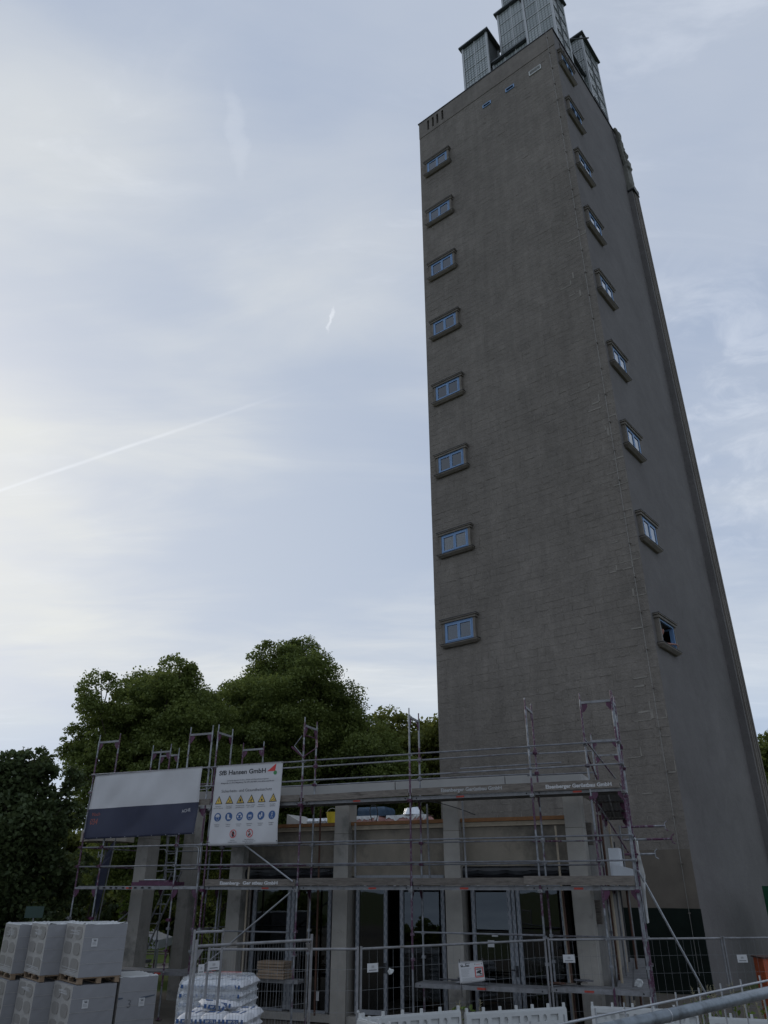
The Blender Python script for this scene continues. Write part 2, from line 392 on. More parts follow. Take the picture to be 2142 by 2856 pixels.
# ------------------------------------------------------------------ ground
nx = 70; xs = np.concatenate([np.linspace(-400, -30, 12), np.linspace(-26, 26, 46), np.linspace(30, 400, 12)])
ys = np.concatenate([np.linspace(-300, -20, 8), np.linspace(-16, 44, 61), np.linspace(50, 600, 12)])
vs = []; fs = []
def gz(x, y):
    d = math.hypot(x * .5, y); h = .9 * max(0, min(1, (9.5 - d) / 5.0)); h = h * h * (3 - 2 * h) if h < 1 else h
    return h + (.03 * math.sin(x * 1.7 + y * .6) + .025 * math.sin(y * 2.3 - x)) * (1 if y < 40 else 0)
for y in ys:
    for x in xs: vs.append((x, y, gz(x, y) - .03))
n_ = len(xs)
for j in range(len(ys) - 1):
    for i in range(n_ - 1): a = j * n_ + i; fs.append((a, a + 1, a + n_ + 1, a + n_))
b_ = MB(); b_.v = [Vector(v) for v in vs]; b_.f = fs
tag(b_.build('ground', 'ground', smooth=True, fix=False), kind='structure')
b_ = MB()
for (x0, y0), (x1, y1) in zip([(-40, 34), (-20, 33), (-8, 35), (6, 38)], [(-20, 33), (-8, 35), (6, 38), (14, 46)]):
    b_.quad((x0, y0, .06), (x1, y1, .06), (x1, y1 + 2.2, .06), (x0, y0 + 2.2, .06))
tag(b_.build('path', 'path'), kind='structure')

# ------------------------------------------------------------------ tower
T = thing('tower', 'tall square grey tower with blue-framed windows and glass turrets on its roof', 'tower', (TC[0], TC[1], 0))
ZT = 49.2
def wall(name, fr_p, s0, s1, z0, z1, holes, mat, depth=.35):
    """sheet with rectangular openings and reveals; fr_p(s, d, z) with d inwards"""
    S = sorted({s0, s1, *[h[0] for h in holes], *[h[1] for h in holes]}); Z = sorted({z0, z1, *[h[2] for h in holes], *[h[3] for h in holes]})
    b = MB()
    for a, c in zip(S, S[1:]):
        for e, f in zip(Z, Z[1:]):
            m = ((a + c) / 2, (e + f) / 2)
            if any(h[0] < m[0] < h[1] and h[2] < m[1] < h[3] for h in holes): continue
            b.quad(fr_p(a, 0, e), fr_p(c, 0, e), fr_p(c, 0, f), fr_p(a, 0, f))
    for h in holes:
        q = [(h[0], h[2]), (h[1], h[2]), (h[1], h[3]), (h[0], h[3])]
        for (x, y), (u, v) in zip(q, q[1:] + q[:1]): b.quad(fr_p(x, 0, y), fr_p(u, 0, v), fr_p(u, depth, v), fr_p(x, depth, y))
    return b.build(name, mat, T, fix=False)
def orient(o):
    """give tower meshes the tower's own axes so materials can follow its faces"""
    ang = math.atan2(tA[1], tA[0]); M = Matrix.Rotation(-ang, 4, 'Z'); o.data.transform(M); o.rotation_euler = (0, 0, ang); return o
pA = lambda s, d, z: FA.p(s, d, z)
pB = lambda s, d, z: FA.p(d, s, z)
ZA = [12.62 + 4.42 * i for i in range(8)]; ZB = [11.02 + 4.385 * i for i in range(9)]
holesA = [(7.85, 9.36, z + .17, z + 1.12) for z in ZA] + [(x - .075, x + .075, 48.05, 48.97) for x in (8.09, 8.5, 8.86, 9.25)] + [(2.87, 3.4, 46.45, 46.68), (4.53, 5.05, 46.45, 46.65), (1.05, 1.75, 46.43, 46.74)]
holesB = [(.45, 1.91, z + .17, z + 1.12) for z in ZB] + [(x - .08, x + .08, 48.05, 48.97) for x in (.9, 1.5, 2.1, 2.7)]
wa = orient(wall('wall', pA, 0, 10, -.2, ZT, holesA, 'mortar'))
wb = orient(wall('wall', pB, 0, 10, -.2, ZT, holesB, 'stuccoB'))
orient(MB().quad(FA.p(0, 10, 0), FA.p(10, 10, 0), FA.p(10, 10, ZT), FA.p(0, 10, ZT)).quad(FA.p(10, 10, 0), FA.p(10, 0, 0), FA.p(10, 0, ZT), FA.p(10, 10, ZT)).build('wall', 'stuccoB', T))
MB().quad(FA.p(0, 0, 48), FA.p(10, 0, 48), FA.p(10, 10, 48), FA.p(0, 10, 48)).build('roof', 'stone_dark', T)
MB().box(FA, .37, 9.6, .37, 9.6, 9, 10.8).box(FA, 1.9, 9.6, .37, 9.6, 10.8, 12.6).box(FA, .37, 9.6, .37, 9.6, 12.6, 47.6).build('inner_wall', 'black', T)
# stucco blocks on the left face: courses of uneven blocks; where the render coat is thick they vanish into it
blocks = []; z = 0.0; row = 0
r_ = random.Random(5)
holes_z = [(7.60, 9.61, zz + .02, zz + 1.32) for zz in ZA] + [(2.85, 3.42, 46.4, 46.72), (4.5, 5.08, 46.4, 46.72), (1.0, 1.8, 46.38, 46.8)]
while z < 47.68:
    h = .31 + r_.uniform(-.02, .02); z1 = min(z + h, 47.7); s = 0.0
    while s < 10:
        w_ = r_.choice((.38, .5, .62, .75, .62, .95)) + r_.uniform(-.05, .05); s1 = min(10, s + w_)
        if 10 - s1 < .25: s1 = 10
        segs = [(s, s1)]
        for hx0, hx1, hz0, hz1 in holes_z:
            if z1 > hz0 and z < hz1:
                ns = []
                for a, c in segs:
                    if c <= hx0 or a >= hx1: ns.append((a, c))
                    else:
                        if a < hx0: ns.append((a, hx0))
                        if c > hx1: ns.append((hx1, c))
                segs = ns
        for a, c in segs:
            if c - a > .04: blocks.append((a, c, z, z1, r_.random(), r_.random(), r_.random()))
        s = s1
    z = z1; row += 1
def addblock(b, q):
    a, c, z0, z1, x, y, w_ = q
    hf = max(.25, min(1, (34 - z0) / 22)) * (.35 + .65 * (math.sin(a * 1.1 + z0 * .37) * math.sin(z0 * .8 - a * .6) > -.25))
    gp = .001 + (.013 * y if x > .55 else 0) * hf; pr = .006 + .0035 * w_ * w_ * hf + (.006 * hf if w_ > .93 else 0)
    ga = gp if a > 0.01 else 0; gc = gp if c < 9.99 else 0
    a2, c2 = a + ga, c - gc; z2, z3 = z0 + gp * .12, z1 - gp * .12; bv = .005
    P = lambda s, t, z: FA.p(s, t, z)
    i = b.addv([P(a2, -.001, z2), P(c2, -.001, z2), P(c2, -.001, z3), P(a2, -.001, z3),
                P(a2 + bv * (ga > 0), -pr, z2 + bv), P(c2 - bv * (gc > 0), -pr - .002 * (x - .5), z2 + bv), P(c2 - bv * (gc > 0), -pr, z3 - bv), P(a2 + bv * (ga > 0), -pr + .002 * (y - .5), z3 - bv)])
    for f in ((4, 5, 6, 7), (0, 1, 5, 4), (1, 2, 6, 5), (2, 3, 7, 6), (3, 0, 4, 7)): b.f.append(tuple(i + k for k in f))
order = sorted(range(len(blocks)), key=lambda k: (0 if 4.6 < blocks[k][2] else 1, blocks[k][2]))
single = set(order[:290]); sb = MB()
for k, q in enumerate(blocks):
    if k in single:
        b = MB(); addblock(b, q); orient(b.build('stone_block', 'stuccoA', T))
    else: addblock(sb, q)
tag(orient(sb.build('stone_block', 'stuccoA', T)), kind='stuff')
# squeezed-out render along the joints: thin raised ridges, broader and paler near the corner
rg, rl = MB(), MB(); r3 = random.Random(77)
def ridge(b, a, c, z0, z1, pr):
    P = FA.p; e = .004; i = b.addv([P(a, -.005, z0), P(c, -.005, z0), P(c, -.005, z1), P(a, -.005, z1), P(a + e, -pr, z0 + e), P(c - e, -pr, z0 + e), P(c - e, -pr, z1 - e), P(a + e, -pr, z1 - e)])
    for f in ((4, 5, 6, 7), (0, 1, 5, 4), (1, 2, 6, 5), (2, 3, 7, 6), (3, 0, 4, 7)): b.f.append(tuple(i + k for k in f))
for (a, c, z0, z1, x, y, w_) in blocks:
    dens = (.5 if z0 < 24 else .3 if z0 < 34 else .12) * (1.3 if math.sin(a * .9 + 1) * math.sin(z0 * .45) > 0 else .6)
    if a > .05 and r3.random() < dens:
        q0, q1 = sorted((r3.uniform(0, .35), r3.uniform(.6, 1))); wd_ = r3.uniform(.008, .02); ridge(rg, a - wd_, a + wd_ * .4, z0 + (z1 - z0) * q0, z0 + (z1 - z0) * q1, r3.uniform(.017, .026))
    if r3.random() < dens * .55:
        q0, q1 = sorted((r3.uniform(0, .5), r3.uniform(.5, 1))); hd = r3.uniform(.006, .013); ridge(rg, a + (c - a) * q0, a + (c - a) * q1, z0 - hd, z0 + hd, r3.uniform(.017, .024))
    if a < 1.25 and z0 < 33 and r3.random() < (.34 if z0 < 22 else .2):
        if r3.random() < .6: wd_ = r3.uniform(.02, .055); ridge(rl, max(.01, a - wd_), a + wd_, z0 + .02, z1 + r3.uniform(-.1, .12), r3.uniform(.018, .024))
        if r3.random() < .6: hd = r3.uniform(.012, .035); ridge(rl, a + .02, a + (c - a) * r3.uniform(.5, 1.05), z0 - hd, z0 + hd, r3.uniform(.0185, .0245))
tag(orient(rg.build('render_ridge', 'ridge', T, fix=False)), kind='stuff'); tag(orient(rl.build('render_ridge', 'ridge_light', T, fix=False)), kind='stuff')
# smooth parapet band and its cap
band = MB()
def bandp(s, d, z): return FA.p(s, d - .035, z)
S_ = sorted({-.035, 10.0, *[h[0] for h in holesA[8:12]], *[h[1] for h in holesA[8:12]]})
for a, c in zip(S_, S_[1:]):
    hole = any(abs((a + c) / 2 - x) < .01 for x in (8.09, 8.5, 8.86, 9.25))
    for e, f in ((47.7, 48.05), (48.05, 48.97), (48.97, ZT)):
        if hole and e == 48.05: continue
        band.quad(bandp(a, 0, e), bandp(c, 0, e), bandp(c, 0, f), bandp(a, 0, f))
band.quad(FA.p(-.035, -.035, 47.7), FA.p(10, -.035, 47.7), FA.p(10, 0, 47.7), FA.p(-.035, 0, 47.7))
orient(band.build('parapet_band', 'stuccoP', T))
cp = MB().box(FA, -.07, 10.07, -.07, .3, ZT, ZT + .07).box(FA, -.07, .3, .3, 10.07, ZT, ZT + .07).box(FA, .3, 10.07, 9.7, 10.07, ZT, ZT + .07).box(FA, 9.7, 10.07, .3, 9.7, ZT, ZT + .07)
orient(cp.build('parapet_cap', 'cap_metal', T))
for x in (8.09, 8.5, 8.86, 9.25): MB().box(FA, x - .08, x + .08, .3, .34, 48.0, 49.0).build('slot_back', 'black', T)
# dark coated foot of the tower
BX('foot_coating', 'bitumen', T, FA, -.03, 10, -.05, -.03, -.2, 2.35)
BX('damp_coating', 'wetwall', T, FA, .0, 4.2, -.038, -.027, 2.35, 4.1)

def win(side, z, opened=False):
    """projecting window: side 0 left face, 1 right face"""
    if side == 0: P = lambda s, d, zz: FA.p(s, d, zz); a, c = 7.60, 9.61
    else: P = lambda s, d, zz: FA.p(d, s, zz); a, c = .20, 2.16
    def bx(b, s0, s1, d0, d1, z0, z1): return b.hexa([P(s0, d0, z0), P(s1, d0, z0), P(s1, d1, z0), P(s0, d1, z0), P(s0, d0, z1), P(s1, d0, z1), P(s1, d1, z1), P(s0, d1, z1)])
    wn = bpy.data.objects.new('window', None); col.objects.link(wn); wn.parent = T
    def sub(name, mat, b):
        o = b.build(name, mat, T); o.parent = wn; return o
    sub('jamb', 'stone_dark', bx(MB(), a + .12, a + .24, -.17, .02, z + .17, z + 1.14)); sub('jamb', 'stone_dark', bx(MB(), c - .24, c - .12, -.17, .02, z + .17, z + 1.14))
    sub('lintel', 'stone_dark', bx(bx(MB(), a + .06, c - .06, -.22, .02, z + 1.14, z + 1.24), a + .01, c - .01, -.26, .02, z + 1.25, z + 1.30))
    sub('lintel_cap', 'cap_metal', bx(MB(), a - .0, c + .0, -.275, .02, z + 1.30, z + 1.325))
    b = MB(); b.hexa([P(a + .12, -.12, z), P(c - .12, -.12, z), P(c - .12, .02, z), P(a + .12, .02, z), P(a, -.24, z + .1), P(c, -.24, z + .1), P(c, .02, z + .1), P(a, .02, z + .1)])
    sub('sill', 'stone_dark', bx(b, a, c, -.24, .02, z + .1, z + .15)); sub('sill_cap', 'cap_metal', bx(MB(), a - .02, c + .02, -.26, .02, z + .15, z + .168))
    fa, fc, z0, z1 = a + .24, c - .24, z + .17, z + 1.14; mid = (fa + fc) / 2
    b = MB()
    for q in ((fa, fc, z0, z0 + .07), (fa, fc, z1 - .07, z1)): bx(b, q[0], q[1], -.15, -.07, q[2], q[3])
    for q in ((fa, fa + .07), (fc - .07, fc)): bx(b, q[0], q[1], -.15, -.07, z0 + .07, z1 - .07)
    sub('frame', 'blue_frame', b)
    halves = ((fa + .075, mid - .004), (mid + .004, fc - .075))
    for hi, (x0, x1) in enumerate(halves):
        if opened: continue
        b = MB(); y0, y1 = z0 + .08, z1 - .08
        for q in ((x0, x1, y0, y0 + .065), (x0, x1, y1 - .065, y1)): bx(b, q[0], q[1], -.165, -.10, q[2], q[3])
        for q in ((x0, x0 + .065), (x1 - .065, x1)): bx(b, q[0], q[1], -.165, -.10, y0 + .065, y1 - .065)
        if opened:
            o = sub('sash', 'blue_frame', b)
        else: sub('sash', 'blue_frame', b)
        b = MB(); e = .012
        for q in ((x0 + .065, x1 - .065, y0 + .065, y0 + .065 + e), (x0 + .065, x1 - .065, y1 - .065 - e, y1 - .065)): bx(b, q[0], q[1], -.155, -.12, q[2], q[3])
        sub('glazing_bead', 'blue_bead', b)
        sub('pane', 'glass_win', bx(MB(), x0 + .06, x1 - .06, -.135, -.125, y0 + .06, y1 - .06))
    if opened:
        b = MB(); y0, y1 = z0 + .08, z1 - .08; xx = fc - .12
        for q in ((-.06, .5, y0, y0 + .06), (-.06, .5, y1 - .06, y1), (-.06, .0, y0 + .06, y1 - .06), (.44, .5, y0 + .06, y1 - .06)): bx(b, xx, xx + .05, q[0], q[1], q[2], q[3])
        sub('sash', 'blue_frame', b); sub('pane', 'glass_win', bx(MB(), xx + .02, xx + .03, -.0, .44, y0 + .06, y1 - .06))
    return wn
w0 = win(0, ZA[0])
for z in ZA[1:]: copy_tree(w0, (0, 0, z - ZA[0]), T)
wo_ = win(1, ZB[0], True); wo_['label'] = 'open window with a person leaning on its sill'
w1 = win(1, ZB[1])
for z in ZB[2:]: copy_tree(w1, (0, 0, z - ZB[1]), T)
rv = random.Random(31)
for side, zs in ((0, ZA), (1, ZB[1:])):
    for z in zs:
        a, c = (7.8, 9.4) if side == 0 else (.4, 2.0); top = z + 1.2; low = z + rv.choice((.1, .1, .55, .8)); P = (lambda s, d, zz: FA.p(s, d, zz)) if side == 0 else (lambda s, d, zz: FA.p(d, s, zz))
        x1 = c if rv.random() < .5 else (a + c) / 2
        MB().quad(P(a, .3, low), P(x1, .3, low), P(x1, .3, top), P(a, .3, top)).build('window_blind', rv.choice(('blind', 'blind', 'white_metal')) if side else 'blind', T, fix=False)
# small top windows and louvre vent
for x0, x1, z0, z1 in ((2.87, 3.4, 46.45, 46.68), (4.53, 5.05, 46.45, 46.65)):
    f = MB().box(FA, x0 - .04, x1 + .04, -.05, .0, z0 - .04, z0 + .02).box(FA, x0 - .04, x1 + .04, -.05, .0, z1 - .02, z1 + .04).box(FA, x0 - .04, x0 + .03, -.05, 0, z0 + .02, z1 - .02).box(FA, x1 - .03, x1 + .04, -.05, 0, z0 + .02, z1 - .02).build('small_window', 'blue_frame', T)
    o = MB().box(FA, x0, x1, .02, .03, z0, z1).build('pane', 'glass_win', T); o.parent = f
f = MB().box(FA, 1.0, 1.8, -.06, 0, 46.38, 46.44).box(FA, 1.0, 1.8, -.06, 0, 46.73, 46.79).box(FA, 1.0, 1.06, -.06, 0, 46.44, 46.73).box(FA, 1.74, 1.8, -.06, 0, 46.44, 46.73).build('vent_grille', 'white_metal', T)
for i in range(4):
    o = MB().hexa([FA.p(1.06, -.05, 46.46 + .07 * i), FA.p(1.74, -.05, 46.46 + .07 * i), FA.p(1.74, .02, 46.49 + .07 * i), FA.p(1.06, .02, 46.49 + .07 * i), FA.p(1.06, -.05, 46.475 + .07 * i), FA.p(1.74, -.05, 46.475 + .07 * i), FA.p(1.74, .02, 46.505 + .07 * i), FA.p(1.06, .02, 46.505 + .07 * i)]).build('slat', 'white_metal', T); o.parent = f
# lightning conductor with clips
cd = MB().tube(FA.p(.34, -.09, .5), FA.p(.34, -.09, 36), .009, 5).tube(FA.p(.34, -.09, 36), FA.p(.36, -.09, 49.2), .009, 5).build('lightning_conductor', 'wire', T)
for k in range(33):
    z = 2.2 + k * 1.45
    o = MB().box(FA, .31, .37, -.105, -.0, z, z + .04).build('clip', 'stone_dark', T); o.parent = cd
# pilaster with ribs, seen edge-on at the far edge of the right face, and carved figures above it
orient(MB().box(FA, -.30, .0, 9.22, 9.42, -.2, 43.6).build('pilaster', 'stuccoB', T))
for j0, j1, p in ((9.47, 9.62, -.36), (9.67, 9.82, -.38), (9.87, 10.05, -.42)): orient(MB().box(FA, p, .0, j0, j1, -.2, 43.6).build('rib', 'stuccoP', T))
orient(MB().box(FA, -.22, .0, 9.42, 9.87, -.2, 43.6).build('pilaster', 'stone_dark', T))
orient(MB().box(FA, -.46, .0, 9.15, 10.1, 43.6, 43.72).build('pilaster_cap', 'cap_metal', T))
def sculpt(name, parts, sub=2):
    """carved mass: ellipsoids fused by remesh"""
    bm = bmesh.new()
    for (p, rad) in parts:
        mt = Matrix.Translation(p) @ Matrix.Rotation(math.atan2(tB[1], tB[0]), 4, 'Z') @ Matrix.Diagonal((*rad, 1))
        bmesh.ops.create_icosphere(bm, subdivisions=sub, radius=1, matrix=mt)
    me = bpy.data.meshes.new(name); bm.to_mesh(me); bm.free()
    o = bpy.data.objects.new(name, me); col.objects.link(o)
    md = o.modifiers.new('r', 'REMESH'); md.mode = 'VOXEL'; md.voxel_size = .06
    dg = bpy.context.evaluated_depsgraph_get(); me2 = bpy.data.meshes.new_from_object(o.evaluated_get(dg)); o.modifiers.clear(); o.data = me2
    me2.materials.append(MATS['sculpt']); me2.polygons.foreach_set('use_smooth', [True] * len(me2.polygons))
    off = wloc(T); me2.transform(Matrix.Translation(-off)); o.parent = T; return o
V = lambda j, i, z: tuple(FA.p(i, j, z))
def carved(parts):
    """parts: (kind, (along, out, z), (half sizes along, out, up), tilt)"""
    bm = bmesh.new(); base = Matrix.Rotation(math.atan2(tB[1], tB[0]), 4, 'Z')
    for kd, (j_, i_, z_), (a, o, u), tl in parts:
        mt = Matrix.Translation(V(j_, i_, z_)) @ base @ Matrix.Rotation(tl, 4, 'Y') @ Matrix.Diagonal((a, o, u, 1))
        if kd == 'b': bmesh.ops.create_cube(bm, size=2, matrix=mt)
        elif kd == 'c': bmesh.ops.create_cone(bm, segments=8, radius1=1, radius2=.6, depth=2, cap_ends=True, matrix=mt)
        else: bmesh.ops.create_icosphere(bm, subdivisions=2, radius=1, matrix=mt)
    me = bpy.data.meshes.new('carved_figure'); bm.to_mesh(me); bm.free(); o = bpy.data.objects.new('carved_figure', me); col.objects.link(o)
    md = o.modifiers.new('r', 'REMESH'); md.mode = 'VOXEL'; md.voxel_size = .07
    dg = bpy.context.evaluated_depsgraph_get(); me2 = bpy.data.meshes.new_from_object(o.evaluated_get(dg)); o.modifiers.clear(); o.data = me2
    me2.materials.append(MATS['sculpt']); me2.transform(Matrix.Translation(-wloc(T))); o.parent = T; return o
carved([('b', (9.62, -.2, 44.0), (.42, .22, .28), 0), ('s', (10.0, -.3, 43.95), (.22, .2, .3), 0), ('c', (9.66, -.22, 45.1), (.30, .2, .95), .05), ('b', (9.55, -.12, 45.2), (.22, .14, 1.0), 0), ('c', (9.78, -.3, 45.3), (.1, .12, .8), .1),
        ('s', (9.86, -.34, 46.1), (.1, .12, .2), .5), ('b', (9.62, -.22, 46.3), (.24, .2, .36), .15), ('s', (9.74, -.3, 46.55), (.17, .16, .18), 0), ('b', (9.58, -.2, 46.95), (.1, .12, .15), 0), ('s', (9.56, -.26, 47.15), (.19, .2, .25), 0), ('b', (9.5, -.2, 47.38), (.24, .18, .06), .2)])
carved([('b', (9.3, -.14, 47.2), (.12, .12, .9), -.25), ('s', (9.42, -.22, 47.75), (.14, .14, .2), .4), ('s', (9.2, -.2, 48.05), (.2, .18, .34), -.4), ('b', (9.05, -.2, 48.5), (.22, .12, .26), -.5), ('s', (8.95, -.24, 48.7), (.34, .18, .2), .5), ('s', (8.7, -.18, 48.98), (.26, .14, .2), .4), ('b', (9.35, -.26, 48.0), (.06, .06, .16), .5)])

# glass turrets
def turret(i0, i1, j0, j1, z1, label, z0=48.2, na=2, nb=2, rows=5, hh=1.27):
    P = .07
    b = MB()
    for i in (i0, i1 - .14):
        for j in (j0, j1 - .14): b.box(FA, i, i + .14, j, j + .14, z0, z1)
    t = orient(b.build('glass_turret', 'lantern_metal', T)); t['label'] = label
    def sub(name, mat, bb, kind=None):
        o = bb.build(name, mat, T); o.data.transform(Matrix.Rotation(-t.rotation_euler[2], 4, 'Z')); o.parent = t
        if kind: o['kind'] = kind
        return o
    sub('turret_roof', 'lantern_dark', MB().box(FA, i0 - .16, i1 + .16, j0 - .16, j1 + .16, z1, z1 + .14).box(FA, i0 - .1, i1 + .1, j0 - .1, j1 + .1, z1 - .06, z1))
    sub('turret_core', 'lantern_dark', MB().box(FA, i0 + .1, i1 - .1, j0 + .1, j1 - .1, z0, z1 - .06))
    for face, (a0, a1, nn_) in enumerate(((i0 + .14, i1 - .14, na), (j0 + .14, j1 - .14, nb))):
        if nn_ == 0: continue
        PP = (lambda s, d, z: FA.p(s, j0 + d, z)) if face == 0 else (lambda s, d, z: FA.p(i0 + d, s, z))
        def bx(b, s0, s1, d0, d1, y0, y1): return b.hexa([PP(s0, d0, y0), PP(s1, d0, y0), PP(s1, d1, y0), PP(s0, d1, y0), PP(s0, d0, y1), PP(s1, d0, y1), PP(s1, d1, y1), PP(s0, d1, y1)])
        wd = (a1 - a0) / nn_; zz = z1 - .06; bars = MB(); small = MB()
        for k in range(1, nn_): bx(bars, a0 + wd * k - .03, a0 + wd * k + .03, .01, .09, z0, zz)
        y = zz
        while y > z0 + .3:
            yl = max(z0, y - hh)
            bx(bars, a0, a1, .02, .09, yl - .025, yl + .025)
            for k in range(nn_):
                sub('glass_pane', 'glass_block', bx(MB(), a0 + wd * k + .03, a0 + wd * (k + 1) - .03, .055, .095, yl + .025, y - .025))
                for q in range(1, 4): xx = a0 + wd * k + wd * q / 4; bx(small, xx - .018, xx + .018, .046, .056, yl + .025, y - .025)
                nr = 5
                for q in range(1, nr): yy = yl + (y - yl) * q / nr; bx(small, a0 + wd * k + .03, a0 + wd * (k + 1) - .03, .048, .056, yy - .012, yy + .012)
            y = yl
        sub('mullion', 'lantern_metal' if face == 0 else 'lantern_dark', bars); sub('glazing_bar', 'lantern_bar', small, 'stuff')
turret(.08, 2.1, 1.1, 3.3, 56.4, 'near glass turret at the roof corner', na=2, nb=2)
turret(4.88, 6.93, 1.1, 2.85, 55.75, 'left glass turret', na=2, nb=0)
turret(.05, 2.0, 6.0, 8.6, 56.6, 'right glass turret', na=2, nb=2)
turret(2.4, 4.6, 2.4, 6.0, 59.0, 'tall middle glass turret', na=2, nb=0)
turret(2.9, 4.42, 3.1, 5.6, 62.5, 'topmost glass turret', z0=59.1, na=2, nb=0)
turret(2.12, 4.86, 1.45, 2.3, 52.35, 'low glass link between the two front turrets', na=3, nb=0, hh=1.7)
turret(.42, 1.6, 3.34, 5.96, 52.2, 'low glass link on the right side', na=0, nb=3, hh=1.7)
b = MB()
MB().tube(FA.p(.3, 3.2, 52.6), FA.p(-.9, 4.1, 52.7), .05).build('roof_pole', 'lantern_dark', T)
for k in range(7): b.tube(FA.p(.25, 5.0 + k * .2, 49.2), FA.p(.25, 5.0 + k * .2, 50.3), .02, 5)
b.tube(FA.p(.25, 4.9, 50.3), FA.p(.25, 6.4, 50.3), .03, 5).build('roof_railing', 'lantern_metal', T)

# ------------------------------------------------------------------ pavilion under construction
PV = thing('pavilion', 'low unfinished concrete pavilion with slender columns and dark glass doors behind the scaffold', 'building', tuple(FF.p(4, 1.3, 0)))
def column(s0, s1, t0, t1, z1=5.2):
    c = MB().box(FF, s0, s1, t0, t1, -.1, 4.25).build('column', 'concrete', PV)
    o = MB().box(FF, s0 + .004, s1 - .004, t0 + .004, t1 - .004, 4.262, z1).build('column_head', 'concrete', PV); o.parent = c
    o = MB().box(FF, s0 + .012, s1 - .012, t0 + .012, t1 - .012, 4.2, 4.3).build('joint', 'concrete_dk', PV); o.parent = c
for s0 in (-.91, 2.18, 5.26, 8.47): column(s0, s0 + .42, 1.1, 1.62)
column(11.78, 12.2, 1.1, 1.62); column(11.9, 12.32, 3.5, 4.0)
for a, c in ((-1.0, .885), (.905, 3.88), (3.91, 7.66), (7.69, 10.9), (10.93, 12.4)):
    BX('beam', 'beam', PV, FF, a, c, 1.06, 1.5, 5.2, 5.5)
BX('beam', 'beam', PV, FF, 11.9, 12.35, 1.53, 6.5, 5.2, 5.46)
BX('beam', 'beam', PV, FF, -1.0, -.6, 1.53, 7.5, 5.2, 5.5)
# upper wall panels, timber edge, foil rolls
bays = ((-.49, 2.18, 3.42), (2.59, 5.26, 3.23), (5.68, 8.47, 3.42))
for a, c, zb in bays:
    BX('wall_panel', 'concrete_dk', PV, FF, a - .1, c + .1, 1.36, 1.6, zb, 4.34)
    BX('edge_board', 'wood_pale', PV, FF, a + .003, c - .003, 1.30, 1.42, 4.35, 4.455)
    BX('edge_board', 'wood_warm', PV, FF, a + .003, c - .003, 1.24, 1.5, 4.46, 4.545)
    if zb > 3.3:
        b = MB(); n = 14
        rows = [(3.44, 1.33), (3.4, 1.27), (3.33, 1.25), (3.26, 1.255), (3.2, 1.28), (3.16, 1.33)]
        for k in range(n):
            x0, x1 = a + .01 + (c - a - .02) * k / n, a + .01 + (c - a - .02) * (k + 1) / n
            for (z0, t0), (z1, t1) in zip(rows, rows[1:]):
                w0_, w1_ = .02 * math.sin(k * 1.7), .02 * math.sin((k + 1) * 1.7)
                b.quad(FF.p(x0, t0 + w0_, z0), FF.p(x1, t0 + w1_, z0), FF.p(x1, t1 + w1_, z1 + w1_), FF.p(x0, t1 + w0_, z1 + w0_))
        b.build('foil_roll', 'foil_black', PV, smooth=True)
    BX('sill_slab', 'concrete', PV, FF, a, c, 1.2, 1.7, .0, .16)
# glazed doors and windows
def upright(s, w=.09, z0=.2, z1=3.16, t=1.34, lean=0):
    o = MB().hexa([FF.p(s, t, z0), FF.p(s + w, t, z0), FF.p(s + w, t + .07, z0), FF.p(s, t + .07, z0), FF.p(s, t, z1), FF.p(s + w, t, z1), FF.p(s + w, t + .07, z1), FF.p(s, t + .07, z1)]).build('door_post', 'alu_tape', PV)
    b = MB(); z = z0 + .1
    while z < z1 - .1:
        b.box(FF, s + .012, s + .026, t - .003, t, z, z + .09); b.box(FF, s + w - .026, s + w - .012, t - .003, t, z + .07, z + .16); z += .19
    d = b.build('tape_mark', 'tape_dash', PV); d.parent = o; d['kind'] = 'stuff'; return o
def pane(s0, s1, z0, z1, t=1.375, tilt=0):
    if tilt: return MB().hexa([FF.p(a, b, z) for z, o_ in ((z0, -.035), (z1, .025)) for a, b in ((s0, t + o_), (s1, t + o_), (s1, t + o_ + .012), (s0, t + o_ + .012))]).build('pane', 'glass_door', PV)
    return BX('pane', 'glass_door', PV, FF, s0, s1, t, t + .012, z0, z1)
def rail(s0, s1, z0, z1, t=1.345):
    return BX('door_rail', 'alu_tape', PV, FF, s0, s1, t, t + .06, z0, z1)
for s in (5.03, 4.25, 3.81, 2.71): upright(s)
pane(4.34, 5.03, .3, 3.1); pane(2.8, 3.81, .3, 3.1, tilt=1); rail(2.71, 5.12, 3.165, 3.25); rail(4.34, 5.03, .2, .3); rail(2.8, 3.81, .2, .3)
rail(4.34, 5.03, 3.1, 3.16); rail(2.8, 3.81, 3.1, 3.16)
for s in (1.93, 1.03, .81, -.25): upright(s)
upright(.93, .08)
pane(1.12, 1.93, .3, 3.0, tilt=1); pane(-.16, .81, .3, 3.0)
for a, c in ((1.12, 1.93), (-.16, .81)): rail(a, c, .2, .3); rail(a, c, 3.0, 3.16)
for s in (8.11, 7.04, 6.92, 5.83): upright(s, .1)
rail(7.14, 8.11, .76, .84); rail(7.14, 8.11, .13, .22); rail(5.93, 6.92, .13, .22); rail(7.14, 8.11, 3.06, 3.15); rail(5.93, 6.92, 3.06, 3.15)
pane(7.14, 8.11, .84, 3.06); pane(7.14, 8.11, .22, .76); pane(5.93, 6.92, .22, 3.06)
for s, z in ((4.30, 1.08), (.98, 1.12)):
    h = MB().box(FF, s - .03, s + .03, 1.31, 1.34, z, z + .22).box(FF, s - .015, s + .015, 1.26, 1.31, z + .12, z + .15).box(FF, s - .015, s + .12, 1.245, 1.262, z + .12, z + .15).build('handle', 'print_black', PV)
